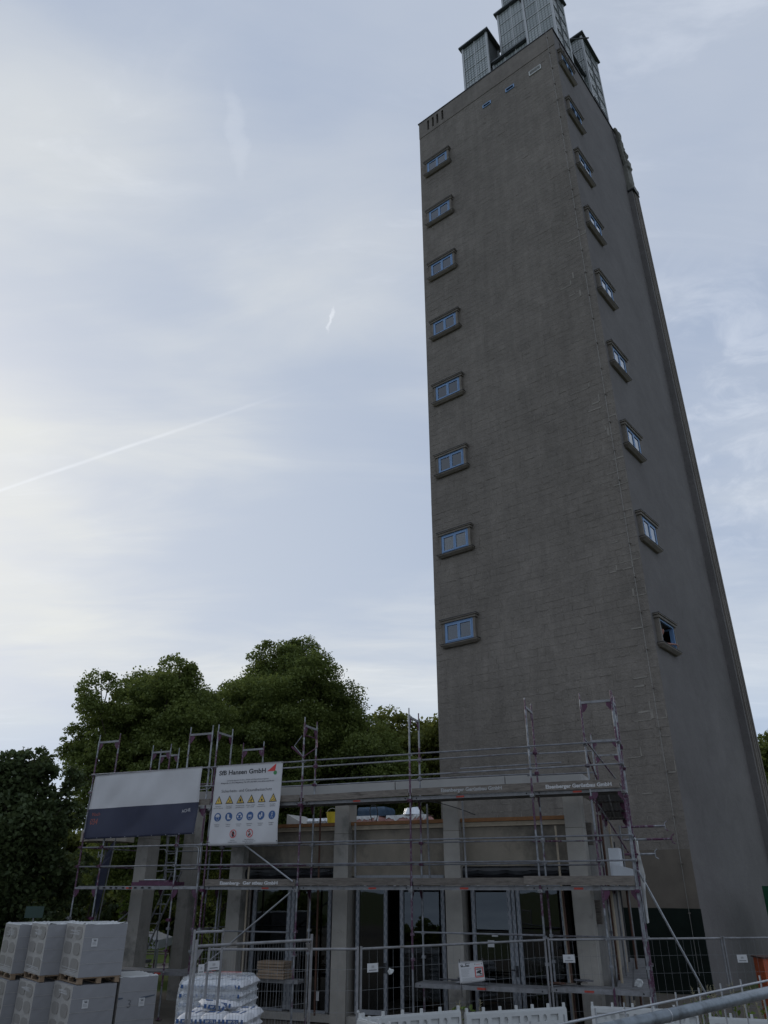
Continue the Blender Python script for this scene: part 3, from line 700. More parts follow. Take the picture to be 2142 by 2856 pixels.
for s, z in ((4.83, 2.93), (3.62, 2.97), (1.78, 2.93), (.55, 2.93), (4.0, 2.96)): BX('sticker', 'white', PV, FF, s, s + .07, 1.338, 1.342, z, z + .09)
BX('sticker', 'white', PV, FF, 6.12, 6.2, 1.37, 1.374, .42, .62); BX('sticker', 'white', PV, FF, 1.5, 1.66, 1.37, 1.374, 1.7, 1.84); BX('sticker', 'white', PV, FF, 1.4, 1.55, 1.37, 1.374, 1.92, 1.98)
# shell: floor, back walls, roof, side walls
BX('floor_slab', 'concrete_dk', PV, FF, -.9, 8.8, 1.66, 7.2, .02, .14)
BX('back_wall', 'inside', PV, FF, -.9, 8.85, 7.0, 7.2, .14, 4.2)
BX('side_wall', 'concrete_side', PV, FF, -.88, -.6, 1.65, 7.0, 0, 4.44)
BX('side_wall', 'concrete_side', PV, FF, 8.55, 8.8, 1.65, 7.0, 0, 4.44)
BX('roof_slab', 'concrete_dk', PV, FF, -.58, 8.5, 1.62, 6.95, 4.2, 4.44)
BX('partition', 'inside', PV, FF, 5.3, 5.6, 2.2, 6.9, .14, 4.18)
for k in range(3): BX('inner_post', 'concrete_side', PV, FF, .2 + 2.9 * k, .45 + 2.9 * k, 4.6, 4.85, .14, 4.18)
# brackets on the outside wall behind the right run
for z in (3.9, 2.2): BX('wall_bracket', 'wood_old', PV, FF, -1.02, -.89, 1.75, 1.95, z, z + .5)

# ------------------------------------------------------------------ scaffolding
SC = thing('scaffold', 'galvanised and purple frame scaffold wrapped round the unfinished pavilion', 'scaffold', tuple(FF.p(4, .3, 0)))
rs = random.Random(11); FF0 = FF; a5 = A_ - R(5.8)
FR = Fr(tuple(FF.p(0, 0, 0))[:2], (-math.cos(A_), math.sin(A_)), (math.sin(a5) / math.cos(R(5.8)), math.cos(a5) / math.cos(R(5.8))))   # the right return runs back at a slightly different angle
def gusset(fr_pts, parent):
    pass
def frame(p0, p1, z0, z1, top=True, base=False, spig=.18, fr=None):
    FF = fr or FF0
    """end frame between two upright positions (s,t), with transom, corner plates"""
    a0, a1 = FF.p(*p0, z0), FF.p(*p1, z0); u = (a1 - a0).normalized(); up = Vector((0, 0, 1)); nrm = u.cross(up)
    b = MB(); f = thing('frame', None, None); f.parent = SC; f.location = (0, 0, 0)
    for p in (a0, a1):
        mb = MB().tube(p, p + up * (z1 - z0), .024, 8)
        if top: mb.tube(p + up * (z1 - z0), p + up * (z1 - z0 + spig), .017, 6)
        for zc in (.5, 1.0):
            if z1 - z0 > 1.5: q = p + up * zc; mb.hexa([q + u * x + nrm * y + up * w for w in (-.03, .03) for x, y in ((-.04, -.03), (.04, -.03), (.04, .05), (-.04, .05))])
        o = mb.build('standard', 'scaf', SC); o.parent = f
    q0, q1 = a0 + up * (z1 - z0 - .05), a1 + up * (z1 - z0 - .05)
    mb = MB(); mb.hexa([q0 - nrm * .022 - up * .028, q1 - nrm * .022 - up * .028, q1 + nrm * .022 - up * .028, q0 + nrm * .022 - up * .028, q0 - nrm * .022 + up * .028, q1 - nrm * .022 + up * .028, q1 + nrm * .022 + up * .028, q0 + nrm * .022 + up * .028])
    o = mb.build('transom', 'galv_dull', SC); o.parent = f
    for q, sg in ((q0, 1), (q1, -1)):
        mb = MB(); pts = [(0.03, -.03), (.16, -.03), (.16, -.10), (.09, -.20), (.03, -.24)]
        for y in (-.006, .006): pass
        i = mb.addv([q + u * sg * x + up * z + nrm * .006 for x, z in pts] + [q + u * sg * x + up * z - nrm * .006 for x, z in pts]); k = len(pts)
        mb.f += [tuple(range(i, i + k)), tuple(range(i + 2 * k - 1, i + k - 1, -1))] + [(i + m_, i + (m_ + 1) % k, i + k + (m_ + 1) % k, i + k + m_) for m_ in range(k)]
        o = mb.build('corner_plate', 'purple', SC); o.parent = f
    return f
def jack(s, t, z1=1.0, z0=0.0, fr=None):
    FF = fr or FF0
    MB().tube(FF.p(s, t, z0 + .01), FF.p(s, t, z1), .024, 8).box(FF, s - .07, s + .07, t - .07, t + .07, z0, z0 + .01).build('base_jack', 'scaf', SC)
def tubeS(name, a, c, r=.021, mat='scaf', n=6, fr=None):
    FF = fr or FF0
    return MB().tube(FF.p(*a), FF.p(*c), r, n).build(name, mat, SC)
TB = .73
SX = [-2.07, 0, 3.07, 6.14, 8.95]
for s in SX[:-1] if False else SX:
    for z0 in (1, 3, 5):
        frame((s, 0), (s, TB), z0, z0 + 2, top=(z0 == 5))
    jack(s, 0); jack(s, TB)
# left wing and right return: frames set parallel to the front
for (sa, sb_, t) in ((9.16, 9.93, .02), (12.52, 13.3, .02), (9.2, 9.97, 2.95), (12.5, 13.25, 2.95)):
    for z0 in (1, 3, 5): frame((sb_, t), (sa, t), z0, z0 + 2, top=(z0 == 5))
    jack(sa, t); jack(sb_, t)
for t in (.03, 2.75, 5.55, 8.5):
    for z0 in ((1, 3) if t == 2.75 else (1, 3, 5)): frame((-1.34, t), (-2.1, t), z0, z0 + 2, top=(z0 == 5), fr=FR)
    jack(-1.34, t, fr=FR); jack(-2.1, t, fr=FR)
# extra frame head turned purple on the left wing
frame((11.72, 1.5), (12.42, 1.5), 5, 6.86)
# decks
def deck(s0, s1, t0, t1, z, along='s', mat='galv_dull', fr=None):
    FF = fr or FF0
    """two steel planks with turned-down edges and stiffening ribs"""
    n = 2
    for k in range(n):
        b = MB()
        if along == 's':
            a, c = t0 + (t1 - t0) * k / n + .008, t0 + (t1 - t0) * (k + 1) / n - .008
            b.box(FF, s0, s1, a, c, z - .012, z); b.box(FF, s0, s1, a, a + .012, z - .085, z - .012); b.box(FF, s0, s1, c - .012, c, z - .085, z - .012)
            for q in (.33, .66): x = a + (c - a) * q; b.box(FF, s0, s1, x - .02, x + .02, z - .05, z - .012)
        else:
            a, c = s0 + (s1 - s0) * k / n + .008, s0 + (s1 - s0) * (k + 1) / n - .008
            b.box(FF, a, c, t0, t1, z - .012, z); b.box(FF, a, a + .012, t0, t1, z - .085, z - .012); b.box(FF, c - .012, c, t0, t1, z - .085, z - .012)
            for q in (.33, .66): x = a + (c - a) * q; b.box(FF, x - .02, x + .02, t0, t1, z - .05, z - .012)
        d = b.build('deck', mat, SC)
        if along == 's' and k == 0:
            m_ = rs.choice((.3, .45, .55)); x = s0 + (s1 - s0) * m_
            o = MB().box(FF, x, x + .2, t0 + .003, t0 + .007, z - .07, z - .03).build('marker', 'red', SC); o.parent = d
            b = MB()
            for xx in (s0 + .12, s1 - .12):
                b.tube(FF.p(xx, t0 + .0075, z - .045), FF.p(xx, t0 + .004, z - .045), .018, 8)
            o = b.build('hole', 'black', SC); o.parent = d
for z in (5, 3):
    for a, c in zip(SX, SX[1:]): deck(a + .03, c - .03, .04, .69, z)
deck(-2.04, -.03, .04, .69, 1.08); deck(.03, 3.04, .04, .69, 1.04); deck(6.2, 8.9, .36, .69, .95)
deck(9.0, 13.25, .06, .7, 3.0); deck(9.0, 12.5, .06, .7, 1.03)
for z in (1.06, 3, 5):
    for a, c in ((.76, 2.72), (2.78, 5.52), (5.58, 8.47)): deck(-2.05, -1.38, a, c, z, 't', fr=FR)
for z in (1.03, 3, 5):
    for sa, sb_ in ((9.2, 9.9), (12.55, 13.2)): deck(sa, sb_, .75, 2.9, z, 't')
# round holes in the left deck's edge
b = MB()
for k in range(11): b.box(FF, 10.7 + k * .22 + .02 * (k % 3), 10.78 + k * .22 + .02 * (k % 3), .052, .06, 2.94, 2.975)
b.build('hole_row', 'black', SC)
# guard rails, front and inner
def grail(s0, s1, t, z, mat='scaf', name='guard_rail'): return tubeS(name, (s0, t, z), (s1, t, z + rs.uniform(-.012, .012)), .019, ('galv_rail' if rs.random() < .85 else 'scaf') if mat == 'scaf' else mat)
for z in (3, 5):
    for a, c in zip(SX, SX[1:]):
        for h in (.5, 1.0):
            grail(a - .05, c + .02, -.045, z + h)
            if a < 0: grail(a + .7, c + .25, TB + .04, z + h - .06)
            else: grail(a, c, TB + .04, z + h - .02)
for z in (3, 5):
    for h in (.5, 1.0): grail(8.95, 13.34, -.035, z + h); grail(9.9, 12.5, 2.9, z + h - .03)
for t0, t1 in ((.03, 2.75), (2.75, 5.55), (5.55, 8.5)):
    for z in ((3, 5) if t0 < 1 else (3,)):
        for h in (.5, 1.0): tubeS('guard_rail', (-2.14, t0, z + h), (-2.14, t1, z + h), .019, 'galv_rail', fr=FR)
for t0, t1 in ((.03, 2.95),):
    for z in (1, 3, 5):
        for h in (.5, 1.0): tubeS('guard_rail', (13.33, t0, z + h), (13.33, t1, z + h), .019); tubeS('guard_rail', (9.1, t0, z + h), (9.1, t1, z + h), .019)
grail(6.31, 8.93, -.04, 1.98); grail(0, 3.0, -.04, 2.04); grail(-2.05, -.05, TB, 2.0)
grail(-.6, 2.0, TB + .12, 5.72); 
# braces
def brace(a, c, r=.02, mat='galv'): return tubeS('brace', a, c, r, mat)
brace((8.75, -.05, 1.15), (6.3, -.05, 2.85)); brace((8.4, -.05, 4.35), (6.25, -.05, 3.1)); brace((13.3, .1, 1.0), (12.6, 2.9, 3.0))
brace((-1.34, .1, 5.8), (-1.3, 2.7, 5.05), .02, 'purple'); brace((-1.34, .1, 6.1), (-1.9, 2.7, 5.1), .02, 'scaf'); brace((-1.34, .1, 4.9), (-2.05, 2.7, 3.1), .02, 'scaf')
# the loose folding bracket hanging on the second frame
b = MB()
pts = [FF.p(6.2, -.02, 6.68), FF.p(6.42, -.02, 6.42), FF.p(6.13, -.02, 6.12), FF.p(5.88, .3, 6.4), FF.p(6.0, .5, 6.66), FF.p(6.14, -.02, 6.7)]
b.path(pts[:3], .012, 5).build('folding_bracket', 'scaf', SC)
MB().path(pts[2:], .014, 5).build('folding_bracket', 'purple', SC)
MB().tube(FF.p(6.5, -.02, 6.4), FF.p(6.1, 0, 6.08), .025, 6).build('folding_bracket', 'purple', SC)
# long leaning prop at the right end, tie tubes
MB().tube(FF.p(-2.15, -.03, 3.3), Vector((7.15, 18.35, 0.0)), .024, 8).build('raking_prop', 'galv', SC)
for z, l, t in ((4.18, .62, .2), (3.92, .72, .25), (3.62, .34, .1)):
    MB().tube(FF.p(-1.9, t, z), FF.p(-2.2 - l, t, z), .024, 8).tube(FF.p(-2.2 - l, t, z - .06), FF.p(-2.2 - l, t, z + .06), .012, 5).tube(FF.p(-2.2 - l, t, z - .06), FF.p(-2.26 - l, t, z - .1), .012, 5).tube(FF.p(-2.2 - l, t, z + .06), FF.p(-2.26 - l, t, z + .1), .012, 5).build('tie_tube', 'scaf', SC)
# swivel couplers
def coupler(s, t, z):
    b = MB().box(FF, s - .045, s + .045, t - .05, t + .04, z - .035, z + .035).box(FF, s - .06, s - .035, t - .085, t - .05, z - .02, z + .02).tube(FF.p(s + .03, t - .05, z), FF.p(s + .03, t - .11, z), .012, 5)
    b.build('coupler', 'purple' if rs.random() < .5 else 'galv_dull', SC)
for s in SX:
    for z in (3.48, 3.96, 5.48, 5.96): coupler(s, TB, z)
    for z in (4.9, 2.9): coupler(s, -.03, z)
for s in (-1.34, -2.1):
    for z in (3.5, 5.98, 5.5, 4.8): coupler(s, .03, z)
for s in (9.93, 12.52, 13.3):
    for z in (3.5, 4.0, 2.2): coupler(s, 0, z)
# vertical guard hoops (rounded side guards) on the left wing
def hoop(s0, s1, t, z0, z1, r=.1):
    P = lambda s, z: FF.p(s, t, z); pts = [P(s0, z1), P(s1 - r, z1)]
    pts = [P(s0, z1), P(s1 + r, z1)] + [P(s1 + r - r * math.sin(a), z1 - r + r * math.cos(a)) for a in (.5, 1.05, 1.57)] + [P(s1, z0 + r)] + [P(s1 + r - r * math.cos(a), z0 + r - r * math.sin(a)) for a in (.5, 1.05, 1.57)] + [P(s0, z0)]
    MB().path(pts, .014, 6).build('side_guard', 'galv', SC)
hoop(9.86, 9.2, -.02, 3.42, 3.96); hoop(9.75, 9.02, .0, 5.42, 6.0); hoop(12.4, 11.8, 2.0, 3.4, 4.0)
# steel props standing in front of the glazing
for s, t, m_, z0, z1 in ((6.04, 1.0, 'rust', .16, 4.9), (8.15, .95, 'wood_pale', .16, 3.5), (6.3, 1.0, 'wood_old', .1, 2.9), (2.95, .98, 'galv_dull', 3.02, 4.9), (2.0, 1.0, 'galv_dull', 3.02, 5.0), (-.3, 1.02, 'wood_pale', .1, 4.3), (-.35, .9, 'rust', .1, 2.9), (8.2, 1.2, 'wood_old', .1, 3.1), (5.0, 1.02, 'galv_dull', 3.05, 4.5)):
    MB().tube(FF.p(s, t, z0), FF.p(s + .03, t, z1), .026, 7).build('steel_prop', m_, SC)
for k, (s, t) in enumerate(((-1.2, 2.2), (-1.25, 3.2), (-1.15, 4.2), (-1.3, 5.0), (-1.2, 6.2), (-1.32, 1.6))):
    MB().tube(FF.p(s, t, .1), FF.p(s, t, 2.9 if k % 2 else 4.6), .03, 7).build('steel_prop', ('rust', 'galv_dull', 'wood_pale')[k % 3], SC)
for k, (s, t) in enumerate(((9.35, 4.2), (9.5, 5.0), (10.4, 4.4), (10.9, 3.0), (9.5, 1.7), (9.3, 2.4), (10.1, 3.6))):
    MB().tube(FF.p(s, t, .1), FF.p(s, t, (4.6, 3.2, 5.0)[k % 3]), .026, 7).build('steel_prop', ('scaf', 'galv_dull', 'scaf')[k % 3], SC)
# toe boards
def toe(s0, s1, z0, h=.16, t=-.02, mat='wood_old', dz=0):
    return MB().hexa([FF.p(s0, t, z0), FF.p(s1, t, z0 + dz), FF.p(s1, t + .03, z0 + dz), FF.p(s0, t + .03, z0), FF.p(s0, t, z0 + h), FF.p(s1, t, z0 + h + dz), FF.p(s1, t + .03, z0 + h + dz), FF.p(s0, t + .03, z0 + h)]).build('toe_board', mat, SC)
TBs = {}
TBs['r'] = toe(-2.0, -.04, 4.99, .19); TBs['m'] = toe(.03, 3.02, 5.01, .17); toe(3.12, 6.06, 5.015, .16, dz=-.03); toe(6.2, 8.9, 5.0, .16)
toe(-2.05, .35, 3.02, .18, -.05); toe(.3, 3.02, 3.01, .16); toe(3.1, 6.1, 3.01, .17); TBs['l'] = toe(6.2, 8.9, 3.0, .16)
toe(9.0, 13.2, 5.01, .15)
MB().hexa([FF.p(-2.13, a, z) for z in (5.01, 5.16) for a in (.05, 2.7)] * 2) if False else None
for t0, t1 in ((.8, 2.7), (2.8, 5.5)):
    for z in (3.0, 5.0): BX('toe_board', 'wood_old', SC, FR, -2.13, -2.1, t0, t1, z + .01, z + .16)

# ------------------------------------------------------------------ lettering helpers
def text_geo(body, size, bold=0.0, align='LEFT', shear=0.0, wid=1.0):
    cu = bpy.data.curves.new('lettering', 'FONT'); cu.body = body; cu.size = size; cu.offset = bold; cu.align_x = align; cu.shear = shear
    cu.resolution_u = 3
    o = bpy.data.objects.new('tmp', cu); col.objects.link(o)
    dg = bpy.context.evaluated_depsgraph_get(); me = bpy.data.meshes.new_from_object(o.evaluated_get(dg))
    v = [(q.co.x * wid, q.co.y) for q in me.vertices]; f = [tuple(p.vertices) for p in me.polygons]
    bpy.data.objects.remove(o); bpy.data.curves.remove(cu); bpy.data.meshes.remove(me); return v, f
class Print:
    """flat print collected in sheet coordinates (x right, y down, metres) and laid on a surface"""
    def __init__(s, surf): s.surf = surf; s.layers = {}
    def L(s, key): return s.layers.setdefault(key, [[], []])
    def poly(s, key, pts): v, f = s.L(key); i = len(v); v += pts; f.append(tuple(range(i, i + len(pts))))
    def text(s, key, body, x, y, size, bold=0, align='LEFT', wid=1.0, fit=None, rot=0):
        tv, tf = text_geo(body, size, bold, align, 0, 1.0)
        if not tv: return
        if fit:
            x0, x1 = min(p[0] for p in tv), max(p[0] for p in tv); wid = fit / (x1 - x0)
            if align == 'LEFT': tv = [(p[0] - x0, p[1]) for p in tv]
            else: tv = [(p[0] - (x0 + x1) / 2, p[1]) for p in tv]
        c, s_ = math.cos(rot), math.sin(rot)
        v, f = s.L(key); i = len(v); v += [(x + p[0] * wid * c + p[1] * s_, y - p[1] * c + p[0] * wid * s_) for p in tv]; f += [tuple(i + q for q in t) for t in tf]
    def circ(s, key, x, y, r, n=24): s.poly(key, [(x + r * math.cos(2 * math.pi * k / n), y + r * math.sin(2 * math.pi * k / n)) for k in range(n)])
    def ring(s, key, x, y, r0, r1, n=28):
        for k in range(n):
            a, c = 2 * math.pi * k / n, 2 * math.pi * (k + 1) / n
            s.poly(key, [(x + r0 * math.cos(a), y + r0 * math.sin(a)), (x + r1 * math.cos(a), y + r1 * math.sin(a)), (x + r1 * math.cos(c), y + r1 * math.sin(c)), (x + r0 * math.cos(c), y + r0 * math.sin(c))])
    def rect(s, key, x0, y0, x1, y1): s.poly(key, [(x0, y0), (x1, y0), (x1, y1), (x0, y1)])
    def build(s, parent, names=None):
        for i, (key, (v, f)) in enumerate(s.layers.items()):
            nm, mat, lay = key
            b = MB(); b.v = [s.surf(x, y, .003 + .0025 * lay) for x, y in v]; b.f = f
            b.build(nm, mat, parent, fix=False)
# lettering on three toe boards
def board_surf(s_left, z, t): return lambda x, y, o: FF.p(s_left - x, t - o, z - y)
def board_text(board, body, s_left, s_right, z, size, t=-.02, mat='white'):
    p = Print(board_surf(s_left, z, t)); p.text(('lettering', mat, 0), body, 0, 0, size, .004, fit=s_left - s_right)
    n0 = len(bpy.data.objects); p.build(SC)
    for o in bpy.data.objects:
        if o.name.startswith('lettering') and o.parent is SC: o.parent = board
board_text(TBs['m'], 'Eisenberger Gerüstbau GmbH', 2.25, .72, 5.065, .115, mat='print_lgrey')
board_text(TBs['r'], 'Eisenberger Gerüstbau GmbH', -.33, -1.83, 5.035, .115)
board_text(TBs['l'], 'Eisenberg-  Ger stbau GmbH', 8.43, 6.7, 3.035, .105)

# ------------------------------------------------------------------ banners
def cloth(name, surf, w, h, mats, split=None, nx=36, ny=30, th=.004, hem=None):
    """sheet with real thickness; split = y where the second colour begins"""
    ys_ = sorted({h * k / ny for k in range(ny + 1)} | ({split} if split else set())); b = MB()
    for j, y in enumerate(ys_):
        for i in range(nx + 1): b.v.append(surf(w * i / nx, y, 0))
    n = len(b.v)
    for j, y in enumerate(ys_):
        for i in range(nx + 1): b.v.append(surf(w * i / nx, y, -th))
    mi = []
    for j in range(len(ys_) - 1):
        for i in range(nx):
            a = j * (nx + 1) + i; q = (a, a + 1, a + nx + 2, a + nx + 1); b.f.append(q); b.f.append(tuple(n + k for k in q[::-1]))
            mi += [1 if split and ys_[j] >= split - 1e-6 else 0] * 2
    nyv = len(ys_) - 1
    edge = [(i, i + 1) for i in range(nx)] + [(nyv * (nx + 1) + i, nyv * (nx + 1) + i + 1) for i in range(nx)] + [(j * (nx + 1), (j + 1) * (nx + 1)) for j in range(nyv)] + [(j * (nx + 1) + nx, (j + 1) * (nx + 1) + nx) for j in range(nyv)]
    for a, c in edge: b.f.append((a, c, n + c, n + a)); mi.append(0)
    o = b.build(name, mats[0], None, smooth=True, fix=False)
    for m_ in mats[1:]: o.data.materials.append(MATS[m_])
    o.data.polygons.foreach_set('material_index', mi)
    return o
def surf_quad(TL, TR, BL, BR, w, h, t, wave):
    """TL.. = (s,z) on the scaffold's front; x right, y down in metres"""
    def f(x, y, o):
        a, b = x / w, y / h
        s = (TL[0] * (1 - a) + TR[0] * a) * (1 - b) + (BL[0] * (1 - a) + BR[0] * a) * b
        z = (TL[1] * (1 - a) + TR[1] * a) * (1 - b) + (BL[1] * (1 - a) + BR[1] * a) * b
        return FF.p(s, t - o - wave(a, b), z)
    return f
# white safety banner
w_, h_ = 2.1, 2.04
wv = lambda a, b: .022 * math.sin(5.2 * a + 3.5 * b) * (.3 + b) + .03 * math.sin(2.4 * a + 7 * b + 1) * b * b + .012 * math.sin(13 * (a + .8 * b)) * b + .01 * math.exp(-((b - .2) / .02) ** 2)
sf = surf_quad((8.83, 6.02), (6.71, 6.03), (8.86, 3.96), (6.74, 3.97), w_, h_, -.09, wv)
bn = cloth('safety_banner', sf, w_, h_, ['banner_white'])
tag(bn, 'white safety banner with rows of yellow warning triangles and blue circles tied to the scaffold', 'banner')
centre_origin(bn)
p = Print(sf)
K = ('lettering', 'print_black', 0); GY = ('fine_print', 'print_grey', 0)
def ax(a): return a * w_
def by(b): return b * h_
p.text(K, 'SfB Hansen GmbH', ax(.055), by(.128), .165, .004, fit=ax(.70))
p.text(GY, 'Sachverständigenbüro für Bau-, Arbeits- und Gesundheitsmanagement', ax(.19), by(.212), .05, fit=ax(.62))
p.text(GY, 'Mittagstraße 15 | 39124 Magdeburg | Tel. 0391-24273809 | www.sfbhansengmbh.com', ax(.1), by(.242), .05, .0008, fit=ax(.79))
p.text(K, 'Sicherheits- und Gesundheitsschutz', ax(.12), by(.352), .105, 0, fit=ax(.745))
p.poly(('emblem', 'print_red', 0), [(ax(.775), by(.115)), (ax(.905), by(.022)), (ax(.893), by(.115))]); p.circ(('emblem_dot', 'print_green', 1), ax(.897), by(.137), .054)
cap = (('Warnung vor', 'elektrischer Spannung'), ('Warnung vor', 'Stolpergefahr'), ('Warnung vor feuer-', 'gefährlichen Stoffen'), ('Warnung vor Hinder-', 'nissen am Boden'), ('Warnung vor', 'schwebender Last'), ('Warnung vor', 'Handlaschen'))
T2 = ('warning_triangle', 'print_black', 0); TY = ('triangle_field', 'print_yellow', 1); PG = ('pictogram', 'print_black', 2)
for k, a in enumerate((.093, .253, .412, .570, .730, .895)):
    x, y = ax(a), by(.495); 
    p.poly(T2, [(x - .122, y), (x + .122, y), (x, y - .215)]); p.poly(TY, [(x - .092, y - .017), (x + .092, y - .017), (x, y - .178)])
    G = lambda pts: p.poly(PG, [(x + u, y + v) for u, v in pts])
    if k == 0: G([(.0, -.14), (-.02, -.085), (.004, -.085)]); G([(-.02, -.085), (.004, -.085), (.018, -.1), (.0, -.06)]); G([(.02, -.095), (-.006, -.04), (-.01, -.03), (.002, -.08)])
    if k == 1: G([(-.06, -.035), (.0, -.05), (.03, -.09), (.04, -.085), (.01, -.035), (-.055, -.025)]); p.circ(PG, x - .02, y - .105, .012, 10); G([(-.01, -.09), (.0, -.095), (.045, -.04), (.035, -.035)])
    if k == 2: G([(-.03, -.05), (-.035, -.085), (-.01, -.11), (0, -.14), (.02, -.1), (.035, -.08), (.03, -.05)]); G([(-.05, -.04), (.05, -.04), (.05, -.03), (-.05, -.03)])
    if k == 3: G([(-.06, -.06), (.04, -.1), (.05, -.09), (-.05, -.05)]); p.circ(PG, x + .03, y - .125, .012, 10); G([(-.01, -.09), (.02, -.11), (.02, -.05), (-.01, -.04)]); G([(-.03, -.035), (.03, -.035), (.03, -.025), (-.03, -.025)])
    if k == 4: G([(-.003, -.15), (.003, -.15), (.003, -.09), (-.003, -.09)]); p.circ(PG, x, y - .062, .03, 12)
    if k == 5: G([(-.07, -.03), (.03, -.085), (.04, -.075), (-.055, -.022)]); G([(.03, -.05), (.05, -.06), (.06, -.03), (.03, -.03)]); G([(-.01, -.11), (.01, -.14), (.02, -.1)])
    for q, tx in enumerate(cap[k]): p.text(GY, tx, x, by(.528 + .022 * q), .036, .0004, 'CENTER', wid=.95)
cap2 = (('Kopfschutz', 'benutzen'), ('Fußschutz', 'benutzen'), ('Gehörschutz', 'benutzen'), ('Augenschutz', 'benutzen'), ('Handschutz', 'benutzen'), ('Auffanggurt', 'benutzen'))
CB = ('mandatory_circle', 'print_blue', 0); CW = ('circle_symbol', 'banner_white', 1); CI = ('symbol_detail', 'print_blue', 2)
for k, a in enumerate((.1, .26, .42, .577, .74, .903)):
    x, y = ax(a), by(.655); p.circ(CB, x, y, .108)
    G = lambda pts, key=CW: p.poly(key, [(x + u, y + v) for u, v in pts])
    if k == 0: G([(-.065, -.01), (-.05, -.06), (0, -.08), (.05, -.06), (.065, -.01)]); G([(-.045, 0), (.045, 0), (.03, .07), (0, .085), (-.03, .07)]); G([(-.036, .008), (.036, .008), (.024, .062), (0, .074), (-.024, .062)], CI)
    if k == 1: G([(-.045, -.065), (.01, -.065), (.01, .01), (.06, .04), (.06, .06), (-.045, .06)])
    if k == 2: p.circ(CW, x - .055, y, .026, 12); p.circ(CW, x + .055, y, .026, 12); G([(-.035, -.07), (.035, -.07), (.04, -.04), (-.04, -.04)]); p.ring(CW, x, y, .058, .066, 20)
    if k == 3: G([(-.055, -.03), (.055, -.03), (.05, .05), (0, .09), (-.05, .05)]); G([(-.045, .015), (.045, .015), (.04, .045), (0, .078), (-.04, .045)], CI); G([(-.055, -.02), (.055, -.02), (.055, -.012), (-.055, -.012)], CI)
    if k == 4: G([(-.06, -.01), (-.02, -.03), (.005, .05), (-.035, .065)]); G([(.0, -.07), (.035, -.07), (.045, .02), (.01, .03)])
    if k == 5: p.circ(CW, x, y - .06, .014, 10); G([(-.006, -.05), (.006, -.05), (.006, .03), (-.006, .03)]); G([(-.03, -.02), (.03, -.02), (.0, .0)]); G([(-.02, .03), (-.012, .03), (-.022, .08), (-.03, .08)]); G([(.02, .03), (.012, .03), (.022, .08), (.03, .08)])
    for q, tx in enumerate(cap2[k]): p.text(GY, tx, x, by(.752 + .022 * q), .036, .0004, 'CENTER', wid=.95)
for k, a in enumerate((.355, .598)):
    x, y = ax(a), by(.862); p.ring(('prohibition_ring', 'print_red', 2), x, y, .085, .103)
    G = lambda pts, key=('pictogram', 'print_black', 1): p.poly(key, [(x + u, y + v) for u, v in pts])
    if k == 0: G([(-.03, .07), (-.045, .01), (-.035, -.05), (-.01, -.06), (.02, -.055), (.045, -.01), (.04, .05), (.02, .075)])
    else: G([(-.03, -.01), (-.04, -.04), (-.01, -.075), (.0, -.03)]); G([(-.05, .04), (-.01, .0), (.01, .01), (-.02, .07)]); G([(.06, -.05), (.02, .0), (.0, .04), (.01, .05)])
    p.poly(('prohibition_bar', 'print_red', 2), [(x - .07, y - .062), (x - .062, y - .07), (x + .07, y + .062), (x + .062, y + .07)])
for q, tx in enumerate(('Zutritt für', 'Unbefugte verboten')): p.text(GY, tx, ax(.355), by(.947 + .02 * q), .034, .0004, 'CENTER')
for q, tx in enumerate(('Keine offene Flamme,', 'Feuer, offene Zündquelle und', 'Rauchen verboten')): p.text(GY, tx, ax(.598), by(.940 + .02 * q), .034, .0004, 'CENTER')
p.build(bn)
for a, b__ in ((.012, .012), (.5, .01), (.988, .012), (.012, .96), (.988, .96)):
    q = sf(ax(a), by(b__), .004); BXo = MB().tube(q, q + FF.dt * -.006, .014, 8).build('eyelet', 'print_black', bn)
# two-tone banner on the left wing
W1, H1 = 3.78, 1.8
wv1 = lambda a, b: .03 * abs(math.sin(7 * a + 4 * b)) * (.4 + b) + .012 * math.sin(31 * a + 9 * b) * (1 - b) + .035 * math.sin(3.1 * a + 2.2 * b + .4) + .018 * math.sin(9 * a - 6 * b) * (1 - a * .6) + .02 * math.sin(17 * (a - .85)) * math.exp(-((a - .9) / .12) ** 2)
sf1 = surf_quad((13.1, 5.96), (9.3, 6.03), (13.13, 4.2), (9.34, 4.27), W1, H1, -.1, wv1)
bn1 = cloth('advertising_banner', sf1, W1, H1, ['banner_white', 'navy'], split=.965)
tag(bn1, 'wide banner with white upper half and navy lower half at the scaffold\'s left end', 'banner')
centre_origin(bn1)
p = Print(sf1)
p.text(('lettering', 'print_rust', 0), 'Nach', .16, 1.16, .13, .0, rot=-.0)
p.text(('lettering', 'print_rust', 0), '034', .13, 1.40, .23, .0, wid=.8)
p.text(('lettering', 'banner_white', 0), 'ACHE', 3.27, 1.23, .12, .0, wid=.9, rot=-.13)
p.build(bn1)
for k in range(9):
    for y in (.02, 1.78):
        q = sf1(.03 + (W1 - .06) * k / 8, y, .004); MB().tube(q, q + FF.dt * -.005, .012, 8).build('eyelet', 'galv', bn1)

